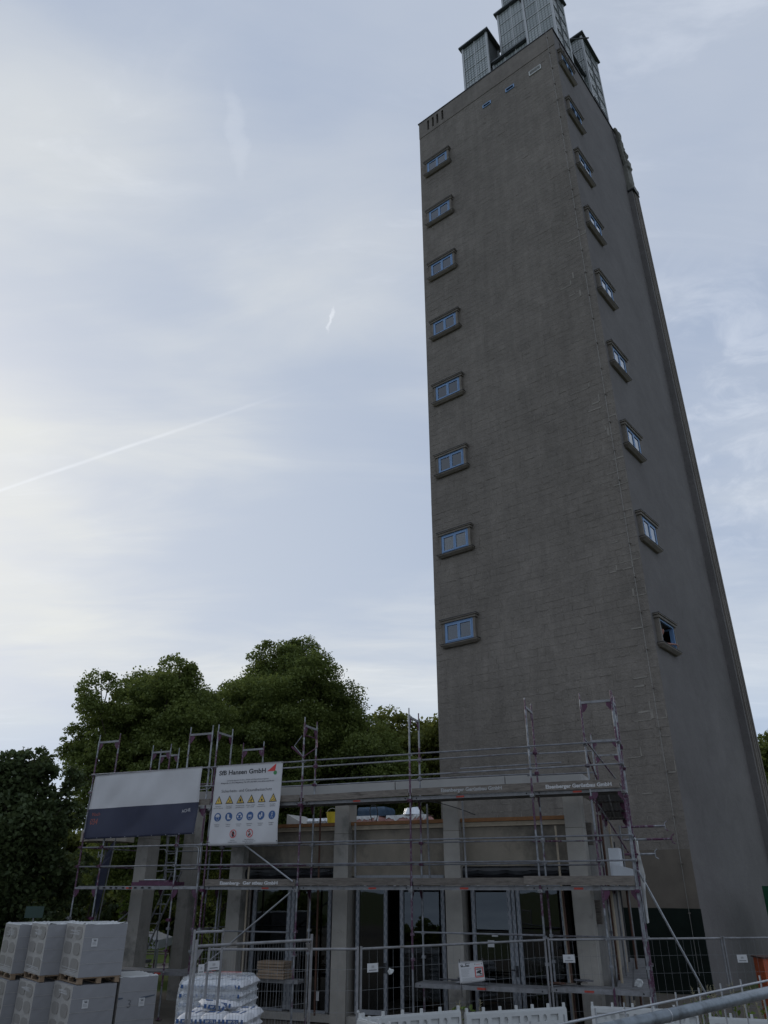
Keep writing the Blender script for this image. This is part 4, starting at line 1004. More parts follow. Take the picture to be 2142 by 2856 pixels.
# ------------------------------------------------------------------ pallets of blocks (left foreground)
aP = R(38); PD = Vector((math.cos(aP), math.sin(aP), 0)); PN = Vector((-math.sin(aP), math.cos(aP), 0))
def pallet_stack(corner, z0, w, dpt, h, label, sticker=None, patches=True, mark=False, topbits=True, seed=0, pal=True, left_full=True):
    rr = random.Random(seed); fr = Fr((corner[0], corner[1]), (PD.x, PD.y), (PN.x, PN.y))
    t = thing('block_pallet', label, 'pallet', (corner[0], corner[1], z0), 'wrapped pallets of building blocks')
    z = z0
    if pal:
        pl = MB()
        for q in (.0, .45, .9): pl.box(fr, 0.02, w - .02, q * dpt + .01, q * dpt + .09 * dpt, z0 + .022, z0 + .1)
        MB_ = MB()
        for a in (.02, w / 2 - .05, w - .12):
            for q in (.0, .45, .9): MB_.box(fr, a, a + .1, q * dpt + .012, q * dpt + .1, z0 + .02, z0 + .1)
        MB_.build('pallet_block', 'pallet_wood', t)
        for q in (.0, .3, .6, .88): BX('pallet_board', 'pallet_wood', t, fr, .0, w, q * dpt + .005, q * dpt + .11 * dpt, z0 + .1, z0 + .122)
        for a in (.02, w / 2 - .05, w - .12): BX('pallet_board', 'pallet_wood', t, fr, a, a + .1, .0, dpt, z0, z0 + .02)
        z = z0 + .125
    z1 = z0 + h
    # body: slightly uneven wrapped prism
    b = MB(); n = 7; m_ = 8
    def fq(A, B, n, m, amp):
        for j in range(m):
            for i in range(n):
                c = []
                for di, dj in ((0, 0), (1, 0), (1, 1), (0, 1)):
                    u, v = (i + di) / n, (j + dj) / m; P = A.lerp(B, u); edge = min(u, 1 - u, 1) > 0.01
                    nrm = Vector(((B - A).y, -(B - A).x, 0)).normalized()
                    k = amp * math.sin(17.3 * u + 5 * v * n + seed) * math.sin(9.1 * v + 3.3 * u + seed * 2) if edge else 0
                    c.append(P + Vector((0, 0, z + (z1 - z) * v)) + nrm * k)
                b.quad(*c)
    c0, c1, c2, c3 = (fr.p(0, 0, 0), fr.p(w, 0, 0), fr.p(w, dpt, 0), fr.p(0, dpt, 0))
    fq(c0, c1, n, m_, .003); fq(c1, c2, n, m_, .003); fq(c2, c3, n, m_, .003)
    b.quad(fr.p(0, 0, z1), fr.p(w, 0, z1), fr.p(w, dpt, z1), fr.p(0, dpt, z1)); b.quad(fr.p(0, 0, z), fr.p(w, 0, z), fr.p(w, dpt, z), fr.p(0, dpt, z))
    b.build('block_stack', 'block_grey', t, fix=False)
    b = MB(); fq(c3, c0, n, m_, .005); b.build('wrapped_side', 'block_face', t, fix=False)
    # seams where the film crosses block joints
    for k in (1, 2, 3):
        zz = z + (z1 - z) * k / 4
        BX('film_seam', 'block_face', t, fr, .0, w, -.006, -.003, zz, zz + .006)
    if patches:
        rws = 3 if h > .9 else 3
        for cidx in range(2):
            for k in range(rws + 1):
                cyq = dpt * (.27 + .47 * cidx); cz = z1 - .17 - k * .305
                if cz < z + .1: continue
                rx, rz_ = dpt * rr.uniform(.165, .2), rr.uniform(.105, .13); pts = []
                for q in range(18):
                    an = 2 * math.pi * q / 18; e = .62; cc_, ss_ = math.cos(an), math.sin(an)
                    pts.append((cyq + rx * math.copysign(abs(cc_) ** e, cc_), cz + rz_ * math.copysign(abs(ss_) ** e, ss_) + .02 * cc_ * rr.uniform(-1, 1)))
                bb = MB(); i = bb.addv([fr.p(-.010, y, zz) for y, zz in pts] + [fr.p(.0, y, zz) for y, zz in pts]); bb.f.append(tuple(range(i, i + 18)))
                bb.f += [(i + q, i + (q + 1) % 18, i + 18 + (q + 1) % 18, i + 18 + q) for q in range(18)]
                bb.build('film_contact', 'film_patch', t)
        bb = MB()
        for k in range(rr.randint(4, 6)):
            zz = z1 - .12 - .02 * k; y0 = dpt * rr.uniform(.2, .35); bb.tube(fr.p(-.008, y0, zz), fr.p(-.008, y0 + dpt * rr.uniform(.3, .5), zz + rr.uniform(-.01, .01)), .005, 4)
        for k in range(4):
            zz = z + .04 + .03 * k; bb.tube(fr.p(-.008, dpt * rr.uniform(0, .2), zz), fr.p(-.008, dpt * rr.uniform(.6, 1), zz + rr.uniform(-.02, .02)), .005, 4)
        tag(bb.build('film_fold', 'white', t), kind='stuff')
    if topbits:
        bb = MB(); N = 18
        for e0, e1 in (((0, 0), (w, 0)), ((0, dpt), (0, 0)), ((w, 0), (w, dpt))):
            A, B = fr.p(*e0, z1), fr.p(*e1, z1); inn = (fr.p(w / 2, dpt / 2, z1) - (A + B) / 2).normalized(); prev = None
            for k in range(N + 1):
                P = A.lerp(B, k / N); hh_ = max(0, rr.uniform(-.012, .035)); q = (P, P + inn * .05 + Vector((0, 0, .008 + hh_)), P + inn * .2 + Vector((0, 0, .004)))
                if prev: bb.quad(prev[0], q[0], q[1], prev[1]); bb.quad(prev[1], q[1], q[2], prev[2])
                prev = q
        bb.build('film_edge', 'white_plastic', t, smooth=True, fix=False)
        BX('top_cover', 'white_plastic', t, fr, .06, w - .05, .06, dpt - .06, z1 + .001, z1 + .02)
    if sticker:
        a, zz = sticker; s_ = BX('label_sheet', 'white', t, fr, a, a + .13, -.010, -.006, zz, zz + .155)
        pr = Print(lambda x, y, o: fr.p(a + x, -.010 - o, zz + .155 - y)); k1 = ('label_print', 'print_grey', 0)
        pr.rect(k1, .045, .035, .10, .055)
        for q in range(3): pr.rect(k1, .02, .075 + q * .018, .09 + .01 * q, .079 + q * .018)
        for q in range(8): pr.rect(k1, .03 + q * .009, .015, .033 + q * .009 + .003 * (q % 2), .03)
        pr.build(t)
    if mark:
        pr = Print(lambda x, y, o: fr.p(x, -.006 - o, z1 - y)); pr.text(('pencil_mark', 'print_grey', 0), '3', .2, .56, .22, -.004); pr.build(t)
        bb = MB()
        for (x, zz), (u, v) in (((.5, z1 - .42), (.82, z1 - .37)), ((.0, z1 - .4), (.1, z1 - .385))): bb.hexa([fr.p(x, -.008, zz), fr.p(u, -.008, v), fr.p(u, -.001, v), fr.p(x, -.001, zz), fr.p(x, -.008, zz + .03), fr.p(u, -.008, v + .02), fr.p(u, -.001, v + .02), fr.p(x, -.001, zz + .04)])
        bb.build('film_tear', 'tape_dash', t)
    return t
P1 = Vector((-6.49, 18.5, 0)); P2 = P1 - PN * -1.30 - PD * .405; P3 = P2 + PN * 1.33 - PD * .26; P4 = P3 + PN * 1.33 - PD * .3
Hs = 1.085
pallet_stack(P1, 1.135, .935, 1.28, 1.11, 'wrapped grey block pallet on top, nearest to the pavilion column', (.18, 1.135 + .69), seed=1)
pallet_stack(P2, 1.105, .935, 1.28, 1.11, 'wrapped grey block pallet on top, middle one of the row', seed=2)
pallet_stack(P3, 1.06, .935, 1.28, 1.11, 'wrapped grey block pallet on top, cut by the left picture edge', seed=3)
pallet_stack(P1 - PD * .06, .02, .935, 1.28, 1.10, 'wrapped grey block pallet in the lower row with a sticker and ragged film corner', (.24, .70), seed=4, topbits=False)
pallet_stack(P2 - PD * .05, .0, .935, 1.28, 1.095, 'wrapped grey block pallet in the lower row, middle one', seed=5, topbits=False)
pallet_stack(P3 - PD * .05, -.04, .935, 1.28, 1.09, 'wrapped grey block pallet in the lower row at the left picture edge', seed=6, topbits=False)
pallet_stack(P1 + PD * .945, .02, .86, 1.2, 1.18, 'single wrapped block pallet pencilled with a 3, lowest at the right of the stacks', (.47, .65), patches=False, mark=True, seed=7)

# ------------------------------------------------------------------ mortar bags
def bag_mesh(l, w, h, seed):
    rr = random.Random(seed); b = MB(); nu, nv = 10, 8; ph = rr.uniform(0, 6)
    for sgn in (1, -1):
        i0 = len(b.v)
        for j in range(nv + 1):
            for i in range(nu + 1):
                u, v = i / nu * 2 - 1, j / nv * 2 - 1
                pf = (1 - abs(u) ** 5) * (1 - abs(v) ** 4); zz = sgn * (h * .5) * pf ** .45 + .006 * math.sin(9 * u + ph) * math.sin(7 * v + ph)
                x = u * l / 2 * (1 - .04 * (1 - abs(v)) * (abs(u) > .9)); y = v * w / 2 * (1 - .03 * abs(u))
                b.v.append(Vector((x, y, zz)))
        for j in range(nv):
            for i in range(nu):
                a = i0 + j * (nu + 1) + i; q = (a, a + 1, a + nu + 2, a + nu + 1); b.f.append(q if sgn > 0 else q[::-1])
    return b
def bag(loc, rz, tilt, label, seed, l=.52, w=.36, h=.13, group='paper bags of mortar'):
    b = bag_mesh(l, w, h, seed); o = b.build('mortar_bag', 'bag_white', None, smooth=True, fix=False); o.location = loc; o.rotation_euler = (tilt[0], tilt[1], rz)
    tag(o, label, 'bag', group)
    # printed bands on the top and the front edge
    def prof(u, v): pf = max(0, (1 - abs(u) ** 5) * (1 - abs(v) ** 4)); return (h * .5) * pf ** .45
    def lay(mat, u0, u1, v0, v1, nm, side=0):
        bb = MB(); n = 6
        for i in range(n):
            for j in range(3):
                pts = []
                for di, dj in ((0, 0), (1, 0), (1, 1), (0, 1)):
                    u = u0 + (u1 - u0) * (i + di) / n; v = v0 + (v1 - v0) * (j + dj) / 3
                    pts.append(Vector((u * l / 2, v * w / 2, prof(u, v) + .006)))
                bb.quad(*pts)
        q = bb.build(nm, mat, None, fix=False); q.parent = o
    lay('print_blue', -.62, -.02, -.2, .25, 'print_band'); lay('print_blue', .25, .4, -.5, .6, 'print_band')
    # front face print (the side that points to -y of the bag)
    bb = MB(); yv = -w / 2 - .004
    for u0, u1, mat, nm in ((-.55, .45, 'print_blue', 'print_band'), (-.9, -.68, 'print_blue', 'print_band'), (.62, .8, 'print_blue', 'print_band')):
        q = MB().quad((u0 * l / 2, yv, -.028), (u1 * l / 2, yv, -.028), (u1 * l / 2, yv, .03), (u0 * l / 2, yv, .03)).build(nm, mat, None, fix=False); q.parent = o
        q.data.transform(Matrix.Identity(4))
    tv, tf = text_geo('MP 75 L', .05, .0012); bb.v = [Vector((-.2 * l + x * 1.0, yv - .003, y - .017)) for x, y in tv]; bb.f = tf
    q = bb.build('lettering', 'white', None, fix=False); q.parent = o
    return o
Mb = Matrix.Rotation(R(-12), 4, 'Z')
def bag_rows(base, rz, cols, rows, layers, dz, prefix, seed, z0, jitter=.02, skip=()):
    n = 0; M = Matrix.Rotation(rz, 4, 'Z'); words = ('bottom', 'second', 'third', 'fourth', 'fifth', 'sixth', 'seventh', 'eighth', 'ninth'); rr = random.Random(seed)
    cw = ('left', 'middle', 'right')
    for L in range(layers):
        for i in range(cols):
            for j in range(rows):
                if (L, i, j) in skip: continue
                off = M @ Vector(((i - (cols - 1) / 2) * .385 + rr.uniform(-jitter, jitter), j * .56 + rr.uniform(-jitter, jitter), 0))
                where = f"{words[L]} layer, {cw[i] if cols == 3 else ('left', 'right')[i]} bag, {('front', 'rear', 'hindmost')[j]} row"
                bag((base[0] + off.x, base[1] + off.y, z0 + L * dz + dz / 2), rz + rr.uniform(-.05, .05), (0, 0), prefix + ', ' + where, seed * 100 + n, l=.41, w=.58 if rows == 2 else .5, h=dz * 1.28)
                n += 1
def small_pallet(name, loc, rz, w, d, label, z=0):
    t = thing(name, label, 'pallet', loc); t.rotation_euler = (0, 0, 0)
    fr = Fr((loc[0], loc[1]), (math.cos(rz), math.sin(rz)), (-math.sin(rz), math.cos(rz)))
    for q in np.linspace(-d / 2, d / 2 - .1, 5): BX('pallet_board', 'pallet_wood', t, fr, -w / 2, w / 2, q, q + .1, z + .122, z + .144)
    for q in (-w / 2, -.05, w / 2 - .1):
        BX('pallet_runner', 'pallet_wood', t, fr, q, q + .1, -d / 2, d / 2, z, z + .12)
    return t
# wrapped stack behind
r1 = R(-8)
small_pallet('euro_pallet', (-3.12, 16.55, .0), r1, 1.2, 1.15, 'wooden pallet under the film-wrapped stack of mortar bags')
bag_rows((-3.12, 16.3), r1, 3, 2, 9, .142, 'bag in the film-wrapped stack', 3, .15, .015)
# film round it
b = MB(); N = 40; M_ = 12; fr = Fr((-3.12, 16.58), (math.cos(r1), math.sin(r1)), (-math.sin(r1), math.cos(r1)))
def filmp(k, j):
    a = 2 * math.pi * k / N; ca, sa = math.cos(a), math.sin(a); e = .34; v = j / M_
    flare = (.10 * (1 - v) ** 2 * (1 if ca < -.3 else .3)); top = .0 if v < .93 else .06
    x = (.615 + flare - top) * math.copysign(abs(ca) ** e, ca); y = (.62 + flare * .5 - top) * math.copysign(abs(sa) ** e, sa)
    w = .012 * math.sin(5 * a + 6 * v) + .009 * math.sin(13 * a - 9 * v)
    return fr.p(x + w, y + w, .12 + 1.37 * v)
for j in range(M_):
    for k in range(N): b.quad(filmp(k, j), filmp(k + 1, j), filmp(k + 1, j + 1), filmp(k, j + 1))
tp = fr.p(0, 0, 1.53)
for k in range(N): b.quad(filmp(k, M_), filmp(k + 1, M_), tp)
fo = b.build('plastic_wrap', 'film', None, smooth=True, fix=False)
tag(fo, 'loose clear plastic film wrapped round the taller stack of mortar bags', 'plastic film'); centre_origin(fo)
pr = Print(lambda x, y, o: fr.p(-.60 + x, -.63 - o, 1.46 - y))
pr.text(('lettering', 'print_red', 0), 'Knauf', .55, 1.02, .16, .003, rot=-.05)
pr.build(fo)
pr = Print(lambda x, y, o: fr.p(-.5 + x, .45 - y, 1.535 + o))
for x, y, q, z in ((.1, .1, .32, .16), (.45, .3, .9, .36), (.55, .6, .95, .5), (.2, .55, .4, .5)): pr.poly(('film_print', 'print_red', 0), [(x, y), (q, z), (q, z + .04), (x, y + .04)])
pr.build(fo)
# open stack in front
r2 = R(-6)
small_pallet('euro_pallet', (-2.72, 14.75, .0), r2, 1.3, 1.1, 'wooden pallet under the open stack of mortar bags behind the fine-mesh fence')
bag_rows((-2.72, 14.5), r2, 3, 2, 7, .142, 'bag in the open stack', 4, .15, .03)
for k, (x, y, z, rz, tl) in enumerate(((-2.86, 14.75, 1.23, .5, (.12, .16)), (-2.66, 14.9, 1.22, -.3, (-.1, .1)))):
    bag((x, y, z), rz, tl, ('crumpled half-empty bag on top of the open stack, left one', 'crumpled half-empty bag on top of the open stack, right one')[k], 900 + k, l=.42, w=.3, h=.12)

# ------------------------------------------------------------------ site fences
def fence(p0, p1, ztop, label, vp=.17, hz=(.32, .64, .96, 1.28, 1.6), zb=.05, r=.021, wire=.0024, plates=(), post_top=.03, mat='galv_dull', bow=True):
    A = Vector((p0[0], p0[1], 0)); B = Vector((p1[0], p1[1], 0)); L = (B - A).length; u = (B - A) / L; n = Vector((u.y, -u.x, 0))
    z0 = gz(*p0); t = thing('fence_panel', label, 'fence', (*p0, z0), 'temporary mesh fence panels')
    U = Vector((0, 0, 1)); zt0 = ztop[0] if isinstance(ztop, tuple) else ztop; zt1 = ztop[1] if isinstance(ztop, tuple) else ztop
    for P, zt in ((A, zt0), (B, zt1)): MB().tube(P + U * zb, P + U * (zt + post_top), r, 10).build('post', mat, t)
    MB().tube(A + U * (zt0 - .01), B + U * (zt1 - .01), r, 10).build('top_rail', mat, t)
    MB().tube(A + U * (zb + .12), B + U * (zb + .12), r * .9, 8).build('bottom_rail', mat, t)
    for P in (A, B):
        MB().hexa([P - u * .33 - n * .11 + U * z0, P + u * .33 - n * .11 + U * z0, P + u * .33 + n * .11 + U * z0, P - u * .33 + n * .11 + U * z0, P - u * .3 - n * .09 + U * (z0 + .13), P + u * .3 - n * .09 + U * (z0 + .13), P + u * .3 + n * .09 + U * (z0 + .13), P - u * .3 + n * .09 + U * (z0 + .13)]).build('foot_block', 'concrete', t)
    b = MB(); k = int(L / vp); rr = random.Random(int(L * 1000))
    for i in range(1, k):
        P = A + u * (L * i / k); zt = zt0 + (zt1 - zt0) * i / k; b.tube(P + U * (zb + .12) + n * .006, P + U * (zt - .02) + u * rr.uniform(-.006, .006), wire, 4)
    for h in hz: b.tube(A + U * (zt0 - h), B + U * (zt1 - h), wire * 1.1, 4)
    tag(b.build('wire_mesh', 'mesh_wire', t), kind='stuff')
    for a, w, h, zz, m_ in plates:
        w *= .85; h *= .85
        q0 = A + u * a + n * .02; q = MB().hexa([q0 + U * (zz - h), q0 + u * w + U * (zz - h), q0 + u * w + n * .004 + U * (zz - h), q0 + n * .004 + U * (zz - h), q0 + U * zz, q0 + u * w + U * zz, q0 + u * w + n * .004 + U * zz, q0 + n * .004 + U * zz]).build('name_plate', m_, t)
        pr = Print(lambda x, y, o: q0 + n * (.005 + o) + u * x + U * (zz - y)); ky = ('plate_print', 'print_grey', 0)
        pr.rect(ky, w * .15, h * .72, w * .85, h * .8); pr.rect(('plate_print', 'print_lgrey', 0), w * .38, h * .25, w * .62, h * .5)
        for x_ in (.04,): pr.rect(ky, w * .93, h * .1, w * .97, h * .16)
        pr.build(t)
    return t
fence((-.41, 15.46), (3.37, 17.95), 2.0, 'wide mesh fence panel in front of the middle glass doors', plates=((.12, .27, .16, 1.76, 'white'),))
fence((3.45, 18.0), (7.3, 18.55), 2.0, 'wide mesh fence panel in front of the right scaffold end', plates=((.28, .3, .17, 1.72, 'white'),))
fence((7.36, 18.56), (11.1, 19.0), 2.0, 'wide mesh fence panel before the foot of the tower', plates=((.22, .27, .17, 1.68, 'white'),))
fence((-3.1, 15.3), (-.47, 15.42), 2.0, 'wide mesh fence panel behind the mortar bags')
ff = fence((-2.64, 12.1), (-1.14, 13.5), (2.25, 2.25), 'narrow fine-mesh fence panel in front of the mortar bags', vp=.052, hz=(.42, .84, 1.28, 1.7), wire=.002, post_top=.07, plates=((.05, .11, .14, 2.02, 'white'), (.2, .22, .13, 2.05, 'white')))
for (P, sg) in (((-2.64, 12.1), 1), ((-1.14, 13.5), -1)):
    u = Vector((1.5, 1.4, 0)).normalized(); q = Vector((*P, 2.2)); b = MB(); z_ = Vector((0, 0, 1)); n = Vector((u.y, -u.x, 0)) * .004
    b.hexa([q - z_ * .16 - n, q - z_ * .161 - n + u * sg * .002, q - z_ * .161 + n + u * sg * .002, q - z_ * .16 + n, q - n, q + u * sg * .12 - n, q + u * sg * .12 + n, q + n]).build('corner_plate', 'galv_dull', ff)
# gate post pair behind its left post
fence((-3.15, 14.2), (-2.75, 14.6), 2.32, 'short galvanised frame standing behind the left post of the fine-mesh panel', vp=.2, hz=(.4,))
# paper scraps tied to the fence
def scrap(P, s, label, seed, mat='white_plastic'):
    rr = random.Random(seed); bm = bmesh.new(); bmesh.ops.create_icosphere(bm, subdivisions=2, radius=s)
    for v in bm.verts: v.co *= rr.uniform(.55, 1.15); v.co.y *= .5
    me = bpy.data.meshes.new('scrap'); bm.to_mesh(me); bm.free(); me.materials.append(MATS[mat]); o = bpy.data.objects.new('plastic_scrap', me); col.objects.link(o); o.location = P
    return tag(o, label, 'plastic scrap')
scrap((.12, 15.75, 1.62), .055, 'torn white plastic scrap beside the name plate on the middle fence', 3)
scrap((-.45, 15.4, 1.05), .028, 'knotted white plastic tie on the post left of the glass doors', 4)
# video surveillance sign
sq = surf_quad((0, 0), (0, 0), (0, 0), (0, 0), 1, 1, 0, lambda a, b: 0)
TLs, TRs, BLs, BRs = [Vector(q) for q in ((1.36, 15.9, 1.76), (1.86, 16.3, 1.75), (1.385, 15.9, 1.41), (1.885, 16.3, 1.42))]
def sfv(x, y, o):
    a, b_2 = x / .64, y / .5; q = TLs.lerp(TRs, a).lerp(BLs.lerp(BRs, a), b_2); nn_ = (TRs - TLs).cross(Vector((0, 0, 1))).normalized()
    return q + nn_ * (o + .003 * math.sin(4 * a + 3 * b_2))
sv = cloth('surveillance_sign', sfv, .64, .5, ['banner_white'], nx=10, ny=8); tag(sv, 'small white sign with a red-framed camera symbol hanging on the mesh fence', 'sign'); centre_origin(sv)
p = Print(sfv); kb = ('sign_print', 'print_black', 0)
p.text(kb, 'Sas', .16, .125, .085, .002); p.rect(kb, .16, .045, .29, .055); p.circ(kb, .075, .1, .03, 12); p.rect(kb, .05, .115, .16, .128); p.circ(('sign_print', 'banner_white', 1), .075, .095, .013, 10)
rk = ('red_frame', 'print_red', 1)
for q in ((.40, .15, .615, .17), (.40, .375, .615, .395), (.40, .17, .42, .375), (.595, .17, .615, .375)): p.rect(rk, *q)
kc = ('camera_symbol', 'print_black', 2)
p.poly(kc, [(.455, .255), (.53, .225), (.56, .235), (.56, .275), (.49, .30)]); p.poly(kc, [(.51, .28), (.53, .275), (.55, .31), (.58, .31), (.58, .345), (.57, .345), (.565, .325), (.525, .325)]); p.circ(kc, .462, .275, .02, 10)
p.rect(kc, .435, .19, .575, .208); p.rect(kc, .435, .352, .585, .362)
p.poly(kb, [(.40, .075), (.425, .065), (.42, .1)]); p.poly(kb, [(.58, .07), (.60, .06), (.6, .1)]); p.rect(('sign_print', 'print_red', 0), .45, .085, .55, .092)
kl = ('fine_print', 'print_lgrey', 0)
for q in range(7): p.rect(kl, .05, .17 + q * .028, .05 + (.26, .22, .2, .18, .2, .16, .2)[q], .178 + q * .028)
for q in range(4): p.rect(kl, .06, .385 + q * .022, (.58, .6, .5, .3)[q], .392 + q * .022)
p.build(sv)
for q in ((.02, .02), (.62, .02), (.02, .48), (.62, .48)):
    c0 = sfv(*q, .006); MB().tube(c0, c0 + Vector((.01, .03, -.22 if q[1] > .3 else .05)), .006, 5).build('cable_tie', 'print_black', sv)

# near fence: its top tube crosses the lower right corner
NA, NB = Vector((.30, 2.62, 2.56)), Vector((2.55, 4.52, 2.62))
t = thing('fence_panel', 'nearest fence panel whose thick galvanised top tube crosses the lower right corner', 'fence', (.3, 2.62, .9), 'temporary mesh fence panels')
MB().tube(NA, NB, .021, 24).build('top_rail', 'tube_near', t, smooth=True)
un = (NB - NA).normalized(); MB().tube(NA + un * .95, NA + un * .956, .0224, 24).build('weld_ring', 'galv', t); MB().tube(NA, Vector((NA.x, NA.y, .95)), .021, 16).build('post', 'tube_near', t); MB().tube(NB, Vector((NB.x, NB.y, .95)), .021, 16).build('post', 'tube_near', t)
b = MB(); off = Vector((-.012, .03, .034)); b.tube(NA + off, NB + off, .0042, 8)
for k in range(17):
    q = NA + un * (.05 + .17 * k) + Vector((-.012, .03, 0)); b.tube(q + Vector((0, 0, .058)), q + Vector((.02, .01, -1.6)), .0032, 6)
for h in (.22, .5, .8): b.tube(NA + off - Vector((0, 0, h)), NB + off - Vector((0, 0, h)), .0032, 6)
tag(b.build('wire_mesh', 'galv', t), kind='stuff')

# ------------------------------------------------------------------ white plastic barriers
def barrier(p0, p1, label, h=1.0):
    A = Vector((p0[0], p0[1], 0)); B = Vector((p1[0], p1[1], 0)); L = (B - A).length; u = (B - A) / L; n = Vector((u.y, -u.x, 0)); g0 = gz(*p0)
    t = thing('road_barrier', label, 'barrier', (*p0, g0), 'white plastic site barriers')
    fr = Fr((A.x, A.y), (u.x, u.y), (n.x, n.y)); 
    zt = g0 + h; b = MB(); th = .09
    # face with openings: alternate round and oblong windows in the top band, long slats below
    S = [0.0]; holes = []
    s = .1; k = 0
    while s < L - .12:
        w = .17 if k % 2 == 0 else .09
        holes.append((s, min(s + w, L - .04), k % 2)); s += w + .075; k += 1
    def fq(s0, s1, z0, z1): b.box(fr, s0, s1, -th / 2, th / 2, z0, z1)
    fq(0, L, zt - .10, zt - .03); edges = [0] + [e for h_ in holes for e in h_[:2]] + [L]
    for i in range(0, len(edges), 2): fq(edges[i], edges[i + 1], zt - .21, zt - .1)
    fq(0, L, zt - .27, zt - .21)
    for i in range(0, len(edges), 2): fq(edges[i], edges[i + 1], zt - .38, zt - .27)
    fq(0, L, zt - .44, zt - .38)
    for k2 in range(int(L / .18)): fq(k2 * .18 + .02, k2 * .18 + .1, g0 + .16, zt - .44)
    fq(0, L, g0 + .06, g0 + .16)
    b.box(fr, 0, L, -.03, .03, zt - .03, zt - .005)
    b.build('panel', 'white_plastic', t)
    bb = MB()
    for s0, s1, rd in holes:
        if rd:
            cx_, rr_ = (s0 + s1) / 2, (s1 - s0) / 2
            for k2 in range(8):
                a0, a1 = 2 * math.pi * k2 / 8, 2 * math.pi * (k2 + 1) / 8
                for q in range(1): pass
            for sx in (-1, 1):
                for sz in (-1, 1):
                    for zc in (zt - .155, zt - .325):
                        pts = [(cx_ + sx * rr_, zc + sz * .055), (cx_ + sx * rr_ * .3, zc + sz * .055), (cx_ + sx * rr_ * .75, zc + sz * .038), (cx_ + sx * rr_, zc + sz * .012)]
                        i = bb.addv([fr.p(x, -th / 2 + .002, z) for x, z in pts] + [fr.p(x, th / 2 - .002, z) for x, z in pts])
                        bb.f += [(i, i + 1, i + 2, i + 3), (i + 7, i + 6, i + 5, i + 4)] + [(i + q, i + (q + 1) % 4, i + 4 + (q + 1) % 4, i + 4 + q) for q in range(4)]
        bb.box(fr, s0 + .003, s1 - .003, -.004, .004, zt - .21, zt - .1); bb.box(fr, s0 + .003, s1 - .003, -.004, .004, zt - .38, zt - .27)
    bb.build('recess', 'white_plastic', t)
    k = max(2, round(L / .37))
    for i in range(k + 1):
        s = .03 + (L - .06) * i / k; MB().box(fr, s - .022, s + .022, -.02, .02, zt - .006, zt + .062).build('peg', 'white_plastic', t)
    for s in (.3, L - .3): MB().hexa([fr.p(s - .1, -.26, g0), fr.p(s + .1, -.26, g0), fr.p(s + .1, .26, g0), fr.p(s - .1, .26, g0), fr.p(s - .08, -.2, g0 + .1), fr.p(s + .08, -.2, g0 + .1), fr.p(s + .08, .2, g0 + .1), fr.p(s - .08, .2, g0 + .1)]).build('foot', 'print_black', t)
    return t
barrier((-.38, 15.1), (1.36, 15.98), 'white plastic barrier in front of the middle doors, leftmost of the long ones')
barrier((1.46, 16.0), (3.42, 16.75), 'white plastic barrier in the middle of the row below the surveillance sign')
barrier((3.93, 16.85), (5.75, 16.3), 'white plastic barrier to the right, partly behind the near fence tube')
barrier((5.9, 16.2), (7.6, 15.6), 'white plastic barrier at the far right end seen below the near fence tube', .86)
barrier((-.42, 15.05), (.42, 13.55), 'white plastic barrier standing end-on at the left end of the row')

# ------------------------------------------------------------------ things stored on the pavilion roof
def bundle(name, mat, s0, s1, t0, t1, z0, z1, label, cat, top=None, fr=FF, group=None):
    rr = random.Random(int(abs(s0) * 1000)); b = MB(); n, m = 10, 5
    def rnd(P, v): return P
    def side(a, c, nn):
        for i in range(nn):
            for j in range(m):
                c_ = []
                for di, dj in ((0, 0), (1, 0), (1, 1), (0, 1)):
                    u, v = (i + di) / nn, (j + dj) / m; x = a[0] + (c[0] - a[0]) * u; y = a[1] + (c[1] - a[1]) * u
                    mx_, my = (s0 + s1) / 2, (t0 + t1) / 2; k = 1 - .10 * max(0, v - .75) / .25 + .012 * math.sin(23 * u * nn + 4 * v)
                    c_.append(fr.p(mx_ + (x - mx_) * k, my + (y - my) * k, z0 + (z1 - z0) * v))
                b.quad(*c_)
    side((s0, t0), (s1, t0), n); side((s1, t0), (s1, t1), n // 2); side((s1, t1), (s0, t1), n); side((s0, t1), (s0, t0), n // 2)
    mx_, my = (s0 + s1) / 2, (t0 + t1) / 2; k = .9
    b.quad(*[fr.p(mx_ + (x - mx_) * k, my + (y - my) * k, z1) for x, y in ((s0, t0), (s1, t0), (s1, t1), (s0, t1))])
    o = b.build(name, mat, None, smooth=False, fix=False); tag(o, label, cat, group); centre_origin(o)
    if top:
        q = MB(); N = 12
        for i in range(N):
            a0, a1 = s0 + (s1 - s0) * i / N, s0 + (s1 - s0) * (i + 1) / N; d0, d1 = rr.uniform(.03, .16), rr.uniform(.03, .16)
            q.quad(fr.p(a0, t0 - .015, z1 - d0), fr.p(a1, t0 - .015, z1 - d1), fr.p(a1, t0 + .03, z1 + .012), fr.p(a0, t0 + .03, z1 + .012)); q.quad(fr.p(a0, t0 + .03, z1 + .012), fr.p(a1, t0 + .03, z1 + .012), fr.p(a1, t1, z1 + .012), fr.p(a0, t1, z1 + .012))
        q.build('cover_sheet', top, o, fix=False)
    return o
ZR = 4.44
bundle('brick_bundle', 'pink', 5.2, 6.0, 3.0, 3.7, ZR, 4.83, 'pink wrapped bundle on the roof edge under the blue tarpaulin', 'bundle', 'white_plastic')
bundle('brick_bundle', 'pink', 3.72, 4.96, 3.0, 3.7, ZR, 4.82, 'longer pink wrapped bundle on the roof with torn white film', 'bundle', 'white_plastic')
bundle('tarpaulin', 'tarp_blue', 5.15, 6.05, 3.4, 4.2, 4.86, 5.12, 'crumpled dark blue tarpaulin on the roof', 'tarpaulin')
bundle('foil_bag', 'foil_silver', 6.8, 7.55, 3.0, 3.5, ZR, 4.82, 'silver foil bag on the roof beside the yellow bucket', 'bag')
bk = MB(); 
